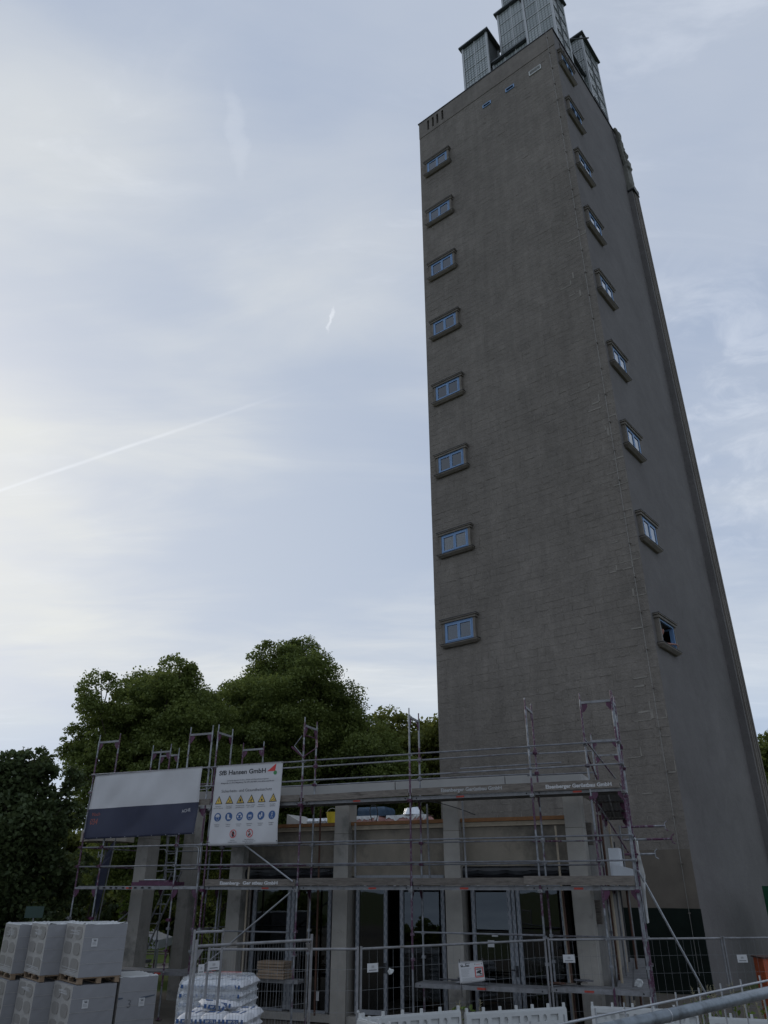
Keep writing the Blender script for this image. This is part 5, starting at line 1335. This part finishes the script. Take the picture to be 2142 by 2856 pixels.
def cyl(b, P, r0, r1, h, n=20, ax_=Vector((0, 0, 1))): return b.tube(P, P + ax_ * h, r0, n, r1)
o = cyl(MB(), FF.p(6.72, 3.05, 4.62), .13, .17, .34).build('bucket', 'yellow', None, smooth=False); tag(o, 'yellow plastic bucket on the pavilion roof', 'bucket'); centre_origin(o)
MB().tube(FF.p(6.72, 3.05, 4.955), FF.p(6.72, 3.05, 4.975), .18, 20).build('rim', 'yellow', o)
MB().path([FF.p(6.72 + .18 * math.cos(a), 3.05, 4.96 + .13 * math.sin(a)) for a in np.linspace(0, math.pi, 9)], .006, 5).build('handle', 'galv', o)
BX0 = MB().box(FF, 6.55, 6.9, 2.9, 3.2, ZR, 4.61).build('crate', 'wood_old', None); tag(BX0, 'low wooden box under the yellow bucket on the roof', 'box'); centre_origin(BX0)
o = cyl(MB(), FF.p(4.25, 3.35, 4.84), .33, .22, .2, 24, Vector((-.1, 0, 1)).normalized()).build('duct_hood', 'foil_silver', None); tag(o, 'shiny metal duct hood lying on the white film of the roof bundle', 'metal hood'); centre_origin(o)
MB().tube(FF.p(4.25, 3.35, 4.83), FF.p(4.25, 3.35, 4.85), .36, 24).build('rim', 'galv', o)
o = MB().hexa([FF.p(7.35, 3.2, 4.46), FF.p(8.35, 3.2, 4.46), FF.p(8.35, 4.4, 4.46), FF.p(7.35, 4.4, 4.46), FF.p(7.35, 3.2, 4.5), FF.p(8.35, 3.2, 4.98), FF.p(8.35, 4.4, 5.0), FF.p(7.35, 4.4, 4.52)]).build('insulation_board', 'block_face', None); tag(o, 'pale sloping insulation board on the roof behind the safety banner', 'board'); centre_origin(o)
MB().box(FF, 7.4, 8.3, 3.195, 3.2, 4.44, 4.46).build('edge_strip', 'wood_pale', o)
# cables looping on the roof
o = MB().path([FF.p(5.0 + .12 * math.sin(k * .5), 2.2, 4.5 + .55 * math.sin(math.pi * k / 12)) for k in range(13)], .012, 6).build('cable', 'print_black', None, smooth=True); tag(o, 'black cable looping up between the two pink roof bundles', 'cable')
o = MB().path([FF.p(2.9 - 1.2 * k / 10, 1.0, 4.95 - .35 * (k / 10) ** 1.4) for k in range(11)], .01, 6).build('cable', 'print_black', None, smooth=True); tag(o, 'black cable sagging under the upper deck left of the right column', 'cable')
# styrofoam, sheets and debris on the decks
o = MB().box(FF, -1.66, -1.42, 1.2, 1.75, 3.02, 3.79).build('foam_block', 'styro', None); tag(o, 'tall white foam block standing on the right scaffold deck', 'foam block'); centre_origin(o)
MB().box(FF, -1.655, -1.425, 1.205, 1.745, 3.791, 3.797).build('top_skin', 'white', o)
o = MB().hexa([FF.p(-1.95, .95, 3.02), FF.p(-1.5, .95, 3.02), FF.p(-1.5, 1.18, 3.02), FF.p(-1.95, 1.18, 3.02), FF.p(-1.95, .95, 3.34), FF.p(-1.5, .95, 3.46), FF.p(-1.5, 1.18, 3.46), FF.p(-1.95, 1.18, 3.34)]).build('foam_block', 'styro', None); tag(o, 'lower white foam block with a sloping top on the right scaffold deck', 'foam block'); centre_origin(o)
MB().box(FF, -1.6, -1.594, .944, .949, 3.03, 3.4).build('joint', 'white', o)
b = MB(); pts = [(.0, 3.95), (.08, 3.85), (.14, 3.5), (.2, 3.2), (.13, 2.9), (.05, 2.3)]
for (a0, z0), (a1, z1) in zip(pts, pts[1:]):
    b.quad(FF.p(-2.16, .1, z0), FF.p(-2.16 - a0 * .6, .0, z0), FF.p(-2.16 - a1 * .6, .02, z1), FF.p(-2.16, .12, z1)); b.quad(FF.p(-2.16 - a0 * .6, .0, z0), FF.p(-2.18, .5, z0), FF.p(-2.18, .5, z1), FF.p(-2.16 - a1 * .6, .02, z1))
o = b.build('dust_sheet', 'white_plastic', None, fix=False); tag(o, 'loose whitish plastic sheet hanging down the right end of the scaffold', 'plastic sheet'); centre_origin(o)
t = thing('board_stack', 'stack of brown fibre boards lying on the low deck behind the fine-mesh fence', 'board stack', tuple(FF.p(6.9, .5, .97)))
rr = random.Random(8)
for k in range(6):
    a = rr.uniform(-.05, .05); BX('board', 'cardboard', t, FF, 6.55 + a, 7.3 + a + rr.uniform(-.04, .04), .25 + a, .68 + a, .965 + k * .062, .965 + k * .062 + .05)
def debris(s0, s1, t0, t1, z, n, label, mats, seed, name='debris', cat='debris', ln=.5):
    rr = random.Random(seed); t = thing(name, label, cat, tuple(FF.p((s0 + s1) / 2, (t0 + t1) / 2, z)))
    for k in range(n):
        a, c = rr.uniform(s0, s1), rr.uniform(t0, t1); l = rr.uniform(.3, 1) * ln; zz = z + .02 + .035 * (k % 3)
        MB().hexa([FF.p(a + x * l, c + y * .05 + x * rr.uniform(-.1, .1), zz + w * .025) for w in (0, 1) for x, y in ((0, 0), (1, 0), (1, 1), (0, 1))]).build('lath' , rr.choice(mats), t)
debris(1.2, 1.9, .1, .5, 1.05, 9, 'loose bundle of dull tubes and laths on the low deck right of the surveillance sign', ['galv_dull', 'print_grey', 'rust'], 4, 'tube_bundle', 'bundle', .8)
debris(-1.0, -.2, .1, .5, 1.09, 10, 'ragged wood scraps on the low deck at the right', ['wood_old', 'rust', 'print_grey'], 5, ln=.35)
scrap(tuple(FF.p(-1.75, 1.0, 1.13)), .11, 'crumpled clear plastic lying on the low deck at the right end', 9)
o = MB().box(FF, 10.0, 11.4, .1, .6, 3.005, 3.1).box(FF, 10.2, 11.2, .15, .5, 3.1, 3.14).build('ladder', 'purple', None); tag(o, 'flat purple scaffold parts lying on the left deck', 'scaffold parts'); centre_origin(o); o.name = 'guard_frame'
MB().box(FF, 10.3, 11.0, .12, .14, 3.145, 3.17).build('bar', 'galv', o)
# access ladders inside the left wing
def ladder(a, c, label, w=.34, n=9):
    A, B = FF.p(*a), FF.p(*c); sd_ = FF.ds * w; t = thing('ladder', label, 'ladder', tuple(A))
    for o_ in (Vector((0, 0, 0)), sd_): MB().hexa([A + o_ - FF.ds * .012 - FF.dt * .03, A + o_ + FF.ds * .012 - FF.dt * .03, A + o_ + FF.ds * .012 + FF.dt * .03, A + o_ - FF.ds * .012 + FF.dt * .03, B + o_ - FF.ds * .012 - FF.dt * .03, B + o_ + FF.ds * .012 - FF.dt * .03, B + o_ + FF.ds * .012 + FF.dt * .03, B + o_ - FF.ds * .012 + FF.dt * .03]).build('side_rail', 'galv_dull', t)
    for k in range(n):
        P = A.lerp(B, (k + .5) / n); MB().tube(P, P + sd_, .016, 6).build('rung', 'galv', t)
ladder((12.6, 2.2, 1.1), (13.0, 2.6, 3.3), 'lower aluminium ladder inside the left scaffold wing')
ladder((12.35, 2.2, 1.1), (11.6, 2.6, 3.4), 'aluminium ladder leaning the other way inside the left scaffold wing')
ladder((11.5, 2.2, 3.0), (12.05, 2.6, 5.3), 'upper aluminium ladder rising behind the two-tone banner')

# ------------------------------------------------------------------ objects beyond: parasol, flags, tent, cabinet, container
ps = thing('parasol', 'large beige parasol with lettered valance behind the left scaffold wing', 'parasol', (-9.2, 27.0, 0))
MB().tube((-9.2, 27, 0), (-9.2, 27, 4.9), .04, 8).build('pole', 'galv_dull', ps)
b = MB(); N = 8; pc = Vector((-9.2, 27, 0))
for k in range(N):
    a0, a1 = 2 * math.pi * k / N + .3, 2 * math.pi * (k + 1) / N + .3; e = lambda a, z, r: pc + Vector((r * math.cos(a), r * math.sin(a), z))
    b.quad(e(a0, 4.62, .85), e(a1, 4.62, .85), e(a1, 4.95, .05), e(a0, 5.2, .05)); b.quad(e(a0, 4.30, .85), e(a1, 4.30, .85), e(a1, 4.62, .85), e(a0, 4.62, .85))
    MB().tube(e(a0, 4.6, .83), e(a0, 4.1, .05), .012, 5).build('rib', 'galv_dull', ps)
b.build('canopy', 'parasol', ps, fix=False)
pr = Print(lambda x, y, o: pc + Vector((-.6 + x, -.80 - o, 4.5 - y))); pr.text(('lettering', 'print_rust', 0), 'w', .75, .1, .22); pr.build(ps)
fl = thing('beach_flag', 'drooping blue and pale feather flag behind the left scaffold wing', 'flag', (-8.9, 26.0, 0))
MB().tube((-8.9, 26, 0), (-8.6, 26, 4.4), .02, 6).build('pole', 'galv_dull', fl)
b = MB(); n = 9
for k in range(n):
    z0, z1 = 4.3 - .22 * k, 4.3 - .22 * (k + 1); f0, f1 = -8.62 - .02 * k, -8.62 - .02 * (k + 1); w0_, w1_ = .32 * math.sin(.5 + .26 * k), .32 * math.sin(.5 + .26 * (k + 1))
    b.hexa([Vector(q) for q in ((f0, 26.0, z0), (f0 - w0_, 26.05 + .06 * math.sin(k), z0 - .15), (f0 - w0_, 26.055 + .06 * math.sin(k), z0 - .15), (f0, 26.005, z0), (f1, 26.0, z1), (f1 - w1_, 26.05 + .06 * math.sin(k + 1), z1 - .15), (f1 - w1_, 26.055 + .06 * math.sin(k + 1), z1 - .15), (f1, 26.005, z1))])
b.build('flag_cloth', 'navy', fl)
pr = Print(lambda x, y, o: Vector((-9.1 + x, 25.99 - o, 3.9 - y))); pr.text(('lettering', 'white', 0), 'lo', .0, .1, .26); pr.build(fl)
tn = thing('party_tent', 'low white canopy tent on the grass seen between the left columns', 'tent', (-9.15, 32, 0))
tc0 = Vector((-9.15, 32, -.75)); b = MB()
for a, c in (((-1, -1), (1, -1)), ((1, -1), (1, 1)), ((1, 1), (-1, 1)), ((-1, 1), (-1, -1))):
    b.quad(tc0 + Vector((*a, 2.0)), tc0 + Vector((*c, 2.0)), tc0 + Vector((0, 0, 2.45))); b.quad(tc0 + Vector((*a, 1.72)), tc0 + Vector((*c, 1.72)), tc0 + Vector((*c, 2.0)), tc0 + Vector((*a, 2.0)))
b.build('canopy', 'tent', tn, fix=False)
for a in ((-1, -1), (1, -1), (1, 1), (-1, 1)): MB().tube(tc0 + Vector((*a, .75)), tc0 + Vector((*a, 1.75)), .04, 6).build('leg', 'galv', tn)
bt = thing('bench_table', 'dark picnic table and bench beside the low white canopy tent', 'picnic table', (-10.1, 36.5, 0))
for z, y, w in ((.75, 0, .7), (.45, -.6, .25), (.45, .7, .25)): BX('top_board', 'wood_old', bt, W, -10.8, -9.0, 36.5 + y, 36.5 + y + w, z, z + .04)
for x in (-10.6, -9.2): MB().tube((x, 36.0, 0), (x + .05, 36.9, .75), .03).tube((x, 37.3, 0), (x + .05, 36.6, .75), .03).build('leg', 'rust', bt)
oc = thing('orange_cabinet', 'orange metal cabinet at the right picture edge in front of the tower', 'cabinet', (8.75, 20, 0))
BX('body', 'orange', oc, W, 8.75, 9.9, 20, 20.5, .05, 1.50); BX('door', 'orange', oc, W, 9.0, 9.8, 19.975, 20, .15, 1.42); BX('vent', 'print_black', oc, W, 9.12, 9.5, 19.96, 19.974, 1.05, 1.36); BX('lid', 'rust', oc, W, 8.72, 9.93, 19.96, 20.54, 1.501, 1.53)
for k in range(4): BX('slat', 'print_grey', oc, W, 9.14, 9.48, 19.95, 19.958, 1.09 + k * .065, 1.11 + k * .065)
gc = thing('green_container', 'dark green site container at the right picture edge beside the tower', 'container', (13.25, 28, 0))
BX('body', 'green_paint', gc, W, 13.25, 15.6, 28, 29.2, .1, 3.0)
for k in range(12): BX('rib', 'green_paint', gc, W, 13.38 + k * .18, 13.46 + k * .18, 27.97, 27.999, .2, 2.9)
BX('bolt', 'print_black', gc, W, 13.29, 13.33, 27.98, 27.999, 2.9, 2.94)

# ------------------------------------------------------------------ person at the lowest right-hand window
def skin_body(name, verts, edges, radii, mat, sub=2, parent=None):
    me = bpy.data.meshes.new(name); me.from_pydata(verts, edges, []); o = bpy.data.objects.new(name, me); col.objects.link(o)
    md = o.modifiers.new('s', 'SKIN'); 
    for i, r in enumerate(radii): v = me.skin_vertices[0].data[i]; v.radius = (r if isinstance(r, tuple) else (r, r)); v.use_root = (i == 0)
    ss = o.modifiers.new('u', 'SUBSURF'); ss.levels = sub; ss.render_levels = sub
    dg = bpy.context.evaluated_depsgraph_get(); me2 = bpy.data.meshes.new_from_object(o.evaluated_get(dg)); o.modifiers.clear(); o.data = me2
    me2.materials.clear(); me2.materials.append(MATS[mat]); me2.polygons.foreach_set('use_smooth', [True] * len(me2.polygons)); o.parent = parent; return o
PO = FA.p(.35, 1.0, 10.35)
pe = thing('person', 'person in a dark shirt leaning out of the open window with one arm out', 'person', tuple(PO))
def q_(i, j, z): return tuple(FA.p(i, j - .16, z) - PO)
# pelvis, waist, chest, neck, head ; arm resting along the sill to the right
bv = [q_(.62, .88, 10.45), q_(.5, .9, 10.75), q_(.3, .95, 11.2), q_(.16, 1.0, 11.46), q_(.06, 1.06, 11.60), q_(-.0, 1.12, 11.76), q_(-.02, 1.15, 11.9),
      q_(.16, 1.14, 11.42), q_(.02, 1.38, 11.36), q_(-.1, 1.62, 11.38), q_(-.18, 1.9, 11.42), q_(-.2, 2.0, 11.42),
      q_(.3, .78, 11.38), q_(.16, .62, 11.2), q_(-.02, .78, 11.26), q_(-.12, .95, 11.28)]
be = [(0, 1), (1, 2), (2, 3), (3, 4), (4, 5), (5, 6), (3, 7), (7, 8), (8, 9), (9, 10), (10, 11), (3, 12), (12, 13), (13, 14), (14, 15)]
br = [.15, .15, .17, .12, .055, .088, .075, .07, .05, .045, .03, .034, .07, .05, .042, .03]
body = skin_body('body', bv, be, br, 'skin', 2, pe)
skin_body('shirt', [bv[0], bv[1], bv[2], bv[3], bv[7], q_(.06, 1.3, 11.38), bv[12], q_(.2, .67, 11.26)], [(0, 1), (1, 2), (2, 3), (3, 4), (4, 5), (3, 6), (6, 7)], [.17, .17, .19, .13, .085, .072, .085, .07], 'cloth_navy', 2, pe)
skin_body('hair', [q_(.04, 1.09, 11.86), q_(.03, 1.12, 11.96), q_(-.0, 1.14, 11.97)], [(0, 1), (1, 2)], [.085, .075, .07], 'hair', 2, pe)
for k in range(4): skin_body('finger', [q_(-.2, 1.98, 11.42), q_(-.23, 2.04 + .006 * k, 11.41 - .018 * k), q_(-.24, 2.08, 11.385 - .02 * k)], [(0, 1), (1, 2)], [.011, .010, .009], 'skin', 1, body)
skin_body('thumb', [q_(-.17, 1.93, 11.44), q_(-.16, 1.98, 11.455), q_(-.15, 2.02, 11.45)], [(0, 1), (1, 2)], [.012, .011, .010], 'skin', 1, body)

# ------------------------------------------------------------------ trees
def leaf_mesh(name, C, size, mat, parent, droop=.35, seed=0):
    g_ = np.random.default_rng(seed); n = len(C)
    nrm = g_.normal(size=(n, 3)); nrm[:, 2] = np.abs(nrm[:, 2]) * .9 + .25; nrm /= np.linalg.norm(nrm, axis=1)[:, None]
    a = np.cross(nrm, g_.normal(size=(n, 3))); a /= np.linalg.norm(a, axis=1)[:, None]; b = np.cross(nrm, a)
    s = (size * g_.uniform(.6, 1.25, n))[:, None]
    tip = C + a * s * .62 - np.array([0, 0, 1]) * s * droop * .3; base = C - a * s * .5; l = C + b * s * .42 + nrm * s * .08; r = C - b * s * .42 + nrm * s * .08
    v = np.stack([base, r, tip, l], 1).reshape(-1, 3).astype(np.float32)
    me = bpy.data.meshes.new(name); me.vertices.add(4 * n); me.vertices.foreach_set('co', v.ravel())
    me.loops.add(4 * n); me.loops.foreach_set('vertex_index', np.arange(4 * n, dtype=np.int32)); me.polygons.add(n)
    me.polygons.foreach_set('loop_start', np.arange(0, 4 * n, 4, dtype=np.int32)); me.update(calc_edges=True)
    at = me.attributes.new('rnd', 'FLOAT', 'FACE'); at.data.foreach_set('value', g_.random(n).astype(np.float32))
    me.materials.append(MATS[mat]); o = bpy.data.objects.new(name, me); col.objects.link(o); o.parent = parent; return o
def crown_points(blobs, dens, seed, clump=.42, ysq=1.0, hang=.25):
    g_ = np.random.default_rng(seed); out = []
    for (x, y, z, r) in blobs:
        c = np.array([x, y, z]); ns = max(5, int(12 * (r / clump) ** 2 * .22))
        d = g_.normal(size=(ns, 3)); d /= np.linalg.norm(d, axis=1)[:, None]; rad = r * g_.uniform(.35, 1.0, ns) ** .55
        ne = int(5 + 9 * r); de = g_.normal(size=(ne, 3)); de /= np.linalg.norm(de, axis=1)[:, None]
        cc = np.concatenate([c + d * rad[:, None] * np.array([1, ysq, 1]), c + de * (r * g_.uniform(.82, 1.0, ne))[:, None]])
        cr = np.concatenate([clump * g_.uniform(.6, 1.5, ns) * min(1, r * .8), clump * g_.uniform(.25, .6, ne)])
        for p_, q in zip(cc, cr):
            n = max(6, int(dens * q * q * 16)); e = g_.normal(size=(n, 3)); e /= np.linalg.norm(e, axis=1)[:, None]
            pts = p_ + e * (q * (g_.uniform(.2, 1.0, n) ** .6 + .35 * g_.random(n) ** 4))[:, None] * np.array([1.3, 1.3, .78]); pts[:, 2] -= hang * q * (np.linalg.norm(pts[:, :2] - c[:2], axis=1) / (r + 1e-6)) ** 2
            out.append(pts)
    return np.concatenate(out)
def tree(name, label, base, blobs, mat, size, dens, seed, cat='tree', trunk_r=.3, clump=.42, group=None, ysq=1.0, fork=None):
    t = thing(name, label, cat, base, group); off = np.array(base)
    C = crown_points(blobs, dens, seed, clump, ysq) - off
    leaf_mesh('crown', C, size, mat, t, seed=seed)
    b = MB(); rr = random.Random(seed); bl = sorted(blobs, key=lambda q: q[2]); mz = fork or (base[2] + (bl[0][2] - base[2]) * .55)
    top = Vector((sum(q[0] for q in blobs) / len(blobs), sum(q[1] for q in blobs) / len(blobs), mz)).lerp(Vector((base[0], base[1], mz)), .7)
    B0 = Vector(base); prev = B0; k = 4
    for i in range(k):
        nx_ = B0.lerp(top, (i + 1) / k) + Vector((rr.uniform(-.1, .1), rr.uniform(-.1, .1), 0)); b.tube(prev, nx_, trunk_r * (1.15 - .12 * i), 9, trunk_r * (1.03 - .12 * i)); prev = nx_
    for q in bl:
        tgt = Vector(q[:3]); p_ = prev; n = 4; r0 = max(.03, trunk_r * .3 * min(1, q[3] / 2))
        for i in range(n):
            nx_ = prev.lerp(tgt, (i + 1) / n) + Vector((rr.uniform(-.2, .2), rr.uniform(-.2, .2), .25 * math.sin(math.pi * (i + 1) / n))); b.tube(p_, nx_, r0 * (1 - i / n * .75), 6, r0 * (1 - (i + 1) / n * .75)); p_ = nx_
        for m_ in range(int(3 + q[3] * 3)):
            e = tgt + Vector((rr.uniform(-1, 1), rr.uniform(-1, 1), rr.uniform(-.6, 1))) * q[3] * .8; b.tube(tgt - (tgt - prev) * .15, e, .03, 5, .01)
    b.build('trunk', 'bark', t, fix=False)
    return t
def jit(bl, dy, seed, extra=1.0):
    rr = random.Random(seed); return [(x, y + rr.uniform(-dy, dy), z, r * extra) for x, y, z, r in bl]
T1 = [(x + .5, y, z - .4, r) for x, y, z, r in [(-.5, 36, 8.0, 1.4), (-5.0, 36, 13.6, 1.3), (-5.2, 36, 11.9, 2.0), (-5.3, 36, 10.4, 2.5), (-7.4, 36, 11.2, 1.4), (-3.1, 36, 10.6, 1.6), (-2.2, 36, 9.2, 2.0), (-4.1, 36, 8.3, 3), (-5.9, 36, 8.7, 2.4), (-1.1, 36, 8.6, 1.4), (-1.9, 36, 7.2, 2.3), (-4.8, 36, 6.2, 3), (-7.6, 36, 9.3, 1.7), (-3.8, 36, 12.2, 1.0), (-6.3, 36, 13.5, .7), (-3, 36, 4.6, 2.2), (-6.6, 36, 4.6, 2.2)]]
T2 = [(-9.6, 32, 10.8, 1.0), (-10.5, 32, 10.3, 1.4), (-8.7, 32, 10.9, .8), (-11.9, 32, 10.1, .9), (-10.3, 32, 8.9, 2.1), (-12.2, 32, 8.8, 1.0), (-13.0, 32, 8.5, .7), (-8.8, 32, 9.0, 1.8), (-11.1, 32, 7.7, 1.7), (-7.8, 32, 7.7, 2.2), (-9.4, 32, 6.6, 2.3), (-11.6, 32, 6.6, .8), (-11.8, 32, 5.7, .8), (-7.2, 32, 5.7, 2.2), (-10.1, 32, 4.9, 1.8), (-11.0, 32, 9.9, 1.2), (-8.3, 32, 10.1, 1.0), (-8.6, 32, 3.9, 1.6)]
T3 = [(.4, 46, 11.2, 1.2), (-1.2, 46, 10.2, 1.5), (2.0, 46, 10.7, 1.3), (0, 46, 9.4, 2.2), (2.8, 46, 9.6, 2.2), (1.1, 46, 8.1, 2.6), (3.9, 46, 10.0, 2.0), (-.8, 46, 7.6, 2.5), (1.5, 46, 5.5, 2.8), (4.2, 46, 7.5, 2.4), (4, 46, 5, 2.4)]
CH = [(-11.7, 25, 5.9, .95), (-10.95, 25, 6.5, .5), (-12.3, 25, 6.1, .8), (-11.1, 25, 4.9, 1.15), (-10.25, 25, 4.75, .5), (-11.9, 25, 4.2, 1.3), (-10.3, 25, 3.6, .8), (-10.8, 25, 2.5, 1.1), (-10.42, 25, 5.5, .4), (-12.8, 25, 5.2, 1.1), (-10.85, 25, 6.0, .45), (-12.6, 25, 2.8, 1.3), (-11.2, 25, 3.6, 1.1), (-11.7, 25, 2.3, 1.0), (-10.0, 25, 4.2, .35), (-9.9, 25, 2.9, .5), (-11.3, 25, 6.55, .35), (-9.85, 25, 5.05, .35), (-10.15, 25, 6.1, .3), (-9.75, 25, 3.6, .35), (-11.9, 25, 6.6, .3)]
tree('linden_tree', 'tallest broad green linden tree with a pointed crown behind the pavilion', (-4.8, 36, 0), jit(T1, 1.6, 1), 'leaf_linden', .105, 128, 21, trunk_r=.38, clump=.5, fork=5.5)
tree('linden_tree', 'wide green linden tree behind the left scaffold wing with a rounded crown', (-9.6, 32, 0), jit(T2, 1.4, 2), 'leaf_linden', .10, 136, 22, trunk_r=.34, clump=.46, fork=4.5)
tree('linden_tree', 'smaller lighter green tree between the tall linden and the tower', (1.6, 46, 0), jit(T3, 1.5, 3), 'leaf_far', .2, 42, 23, trunk_r=.3, clump=.55, fork=4.5)
tree('maple_tree', 'dark green maple tree at the left picture edge behind the block pallets', (-11.6, 25.4, 0), jit(CH, .7, 4), 'leaf_dark', .135, 66, 24, trunk_r=.25, clump=.42, fork=2.2)
RT = [(21.6, 42, 9.3, 1.5), (21.5, 42, 7.6, 2), (20.9, 42, 5.6, 2), (20.3, 42, 3.9, 1.5), (23, 42, 8, 2)]
tree('park_tree', 'green tree showing at the right picture edge behind the tower', (21.5, 42, 0), jit(RT, .8, 5), 'leaf_linden', .19, 48, 25, clump=.5)
bk_specs = [((-15, 50), 7.5, 3.0), ((-10, 52), 7.0, 3.0), ((-3, 54), 7.5, 3.2), ((8.5, 55), 7, 3.2), ((-19, 44), 6.0, 3.0), ((-24, 50), 6.5, 3.4)]
names_ = ('far tree beyond the lawn, behind the party tent', 'far tree beyond the lawn, seen between the left columns', 'far tree beyond the lawn, behind the trunk of the tall linden', 'far tree beyond the lawn, hidden low behind the tower', 'far tree beyond the lawn, left of the dark maple gap', 'far tree beyond the lawn at the left picture edge')
for k, ((x, y), h, r) in enumerate(bk_specs):
    bl = [(x + dx * r, y + dy, h * f, r * q) for dx, dy, f, q in ((0, 0, .82, .75), (-.7, .5, .6, .7), (.7, -.4, .62, .7), (.1, .3, .45, .85), (-.5, -.5, .28, .6), (.6, .5, .3, .6))]
    tree('park_tree', names_[k], (x, y, 0), bl, 'leaf_dark' if k % 2 else 'leaf_far', .26, 24, 40 + k, clump=.62, group='trees beyond the lawn')
# shrubs
def shrub(label, x, y, h, w, mat, seed, size=.12, dens=60, clump=.3):
    bl = [(x + dx * w, y + dy * .5, h * f, w * q) for dx, dy, f, q in ((0, 0, .7, .5), (-.5, .5, .45, .45), (.5, -.5, .5, .45), (.2, .5, .25, .5), (-.3, -.5, .22, .5))]
    return tree('shrub', label, (x, y, 0), bl, mat, size, dens, seed, 'shrub', .05, clump, 'shrubs beside the pavilion', fork=.4)
shrub('light green bush at the left picture edge below the dark maple', -12.0, 22.6, 3.6, .85, 'leaf_bush', 61)
shrub('dark low bush over the top of the left pallets', -10.0, 24.0, 2.6, 1.2, 'leaf_dark', 62)
shrub('bright green bush behind the left scaffold wing', -8.3, 27.5, 3.2, 1.0, 'leaf_bush', 63)
shrub('dark bush filling the gap between the maple and the left scaffold', -11.0, 29.5, 4.6, 1.7, 'leaf_dark', 64, .15, 50, .4)
shrub('dark bush behind the second left column', -6.4, 33.0, 3.4, 1.4, 'leaf_linden', 65, .15, 50, .4)
shrub('bush on the lawn beyond the left columns', -7.2, 41.0, 3.0, 1.8, 'leaf_far', 66, .17, 45, .4)
shrub('low dark bush at the left picture edge over the pallets', -12.2, 22.0, 2.3, 1.0, 'leaf_linden', 67)
# small round sign board among the bushes
sg = thing('park_sign', 'small greenish sign board half hidden in the bushes above the left pallets', 'sign', (-9.6, 23.2, 0))
MB().tube((-9.6, 23.2, 0), (-9.6, 23.2, 2.5), .02).build('post', 'galv_dull', sg); BX('board', 'sign_green', sg, W, -9.85, -9.35, 23.17, 23.19, 2.22, 2.5)
# trees behind the viewer, met only in the door glass
for k, (x, y, h) in enumerate(((-38, 2, 5.0), (-22.5, -5, 2.3), (-27.5, -10, 2.1), (-32, -1, 2.9), (-13, -15, 4.0))):
    bl = [(x + dx, y, h * f, h * .34 * q) for dx, f, q in ((0, .8, .9), (-1.8, .6, .9), (1.8, .62, .9), (0, .4, 1.0), (-2.4, .3, .8), (2.4, .3, .8))]
    tree('park_tree', ('tree across the way, first of five mirrored in the door glass', 'tree across the way, second of five mirrored in the door glass', 'tree across the way, third of five mirrored in the door glass', 'tree across the way, fourth of five mirrored in the door glass', 'tree across the way, fifth of five mirrored in the door glass')[k], (x, y, 0), bl, 'leaf_linden', .3, 14, 80 + k, clump=.6, group='trees across the way')
# dry weeds near the right barriers
def weed(x, y, h, label, seed):
    rr = random.Random(seed); t = thing('weed', label, 'weed', (x, y, gz(x, y)), 'dry weeds by the fence'); z0 = gz(x, y)
    for k in range(4):
        b = MB(); p_ = Vector((x + rr.uniform(-.1, .1), y + rr.uniform(-.1, .1), z0 - .03)); dx, dy = rr.uniform(-.2, .2), rr.uniform(-.2, .2); hh = h * rr.uniform(.7, 1)
        for i in range(5):
            q = Vector((p_.x + dx * .2, p_.y + dy * .2, z0 + hh * (i + 1) / 5)); b.tube(p_, q, .008 - .001 * i, 4, .007 - .001 * i); p_ = q
        for i in range(16):
            q = p_ - Vector((dx * .02 * i, 0, .016 * i)); b.tube(q, q + Vector((rr.uniform(-.05, .05), rr.uniform(-.05, .05), rr.uniform(.0, .05))), .006, 4, .002)
        b.build('stem', 'dry_stalk', t, fix=False)
    tag(leaf_mesh('leaf', np.array([[rr.gauss(0, .16), rr.gauss(0, .16), rr.uniform(.05, h * .75)] for _ in range(60)]), .09, 'leaf_bush', t, seed=seed), kind='stuff')
for k, (x, y, h) in enumerate(((6.3, 17.6, 1.25), (6.75, 17.9, 1.35), (7.2, 17.8, 1.4), (7.6, 17.4, 1.2), (8.2, 17.9, 1.5), (8.0, 17.2, 1.1), (1.6, 17.1, 1.25))):
    weed(x, y, h, ('dry weed right of the raking prop', 'second dry weed right of the raking prop', 'tall dry weed against the tower foot', 'dry weed beyond the near fence tube', 'tallest dry weed near the orange cabinet', 'low dry weed left of the orange cabinet', 'green weed growing behind the middle barriers')[k], 300 + k)
for o in bpy.data.objects:
    if o.type == 'MESH' and o.parent is None and not o.get('kind') and not o.get('label'): print('UNTAGGED', o.name)
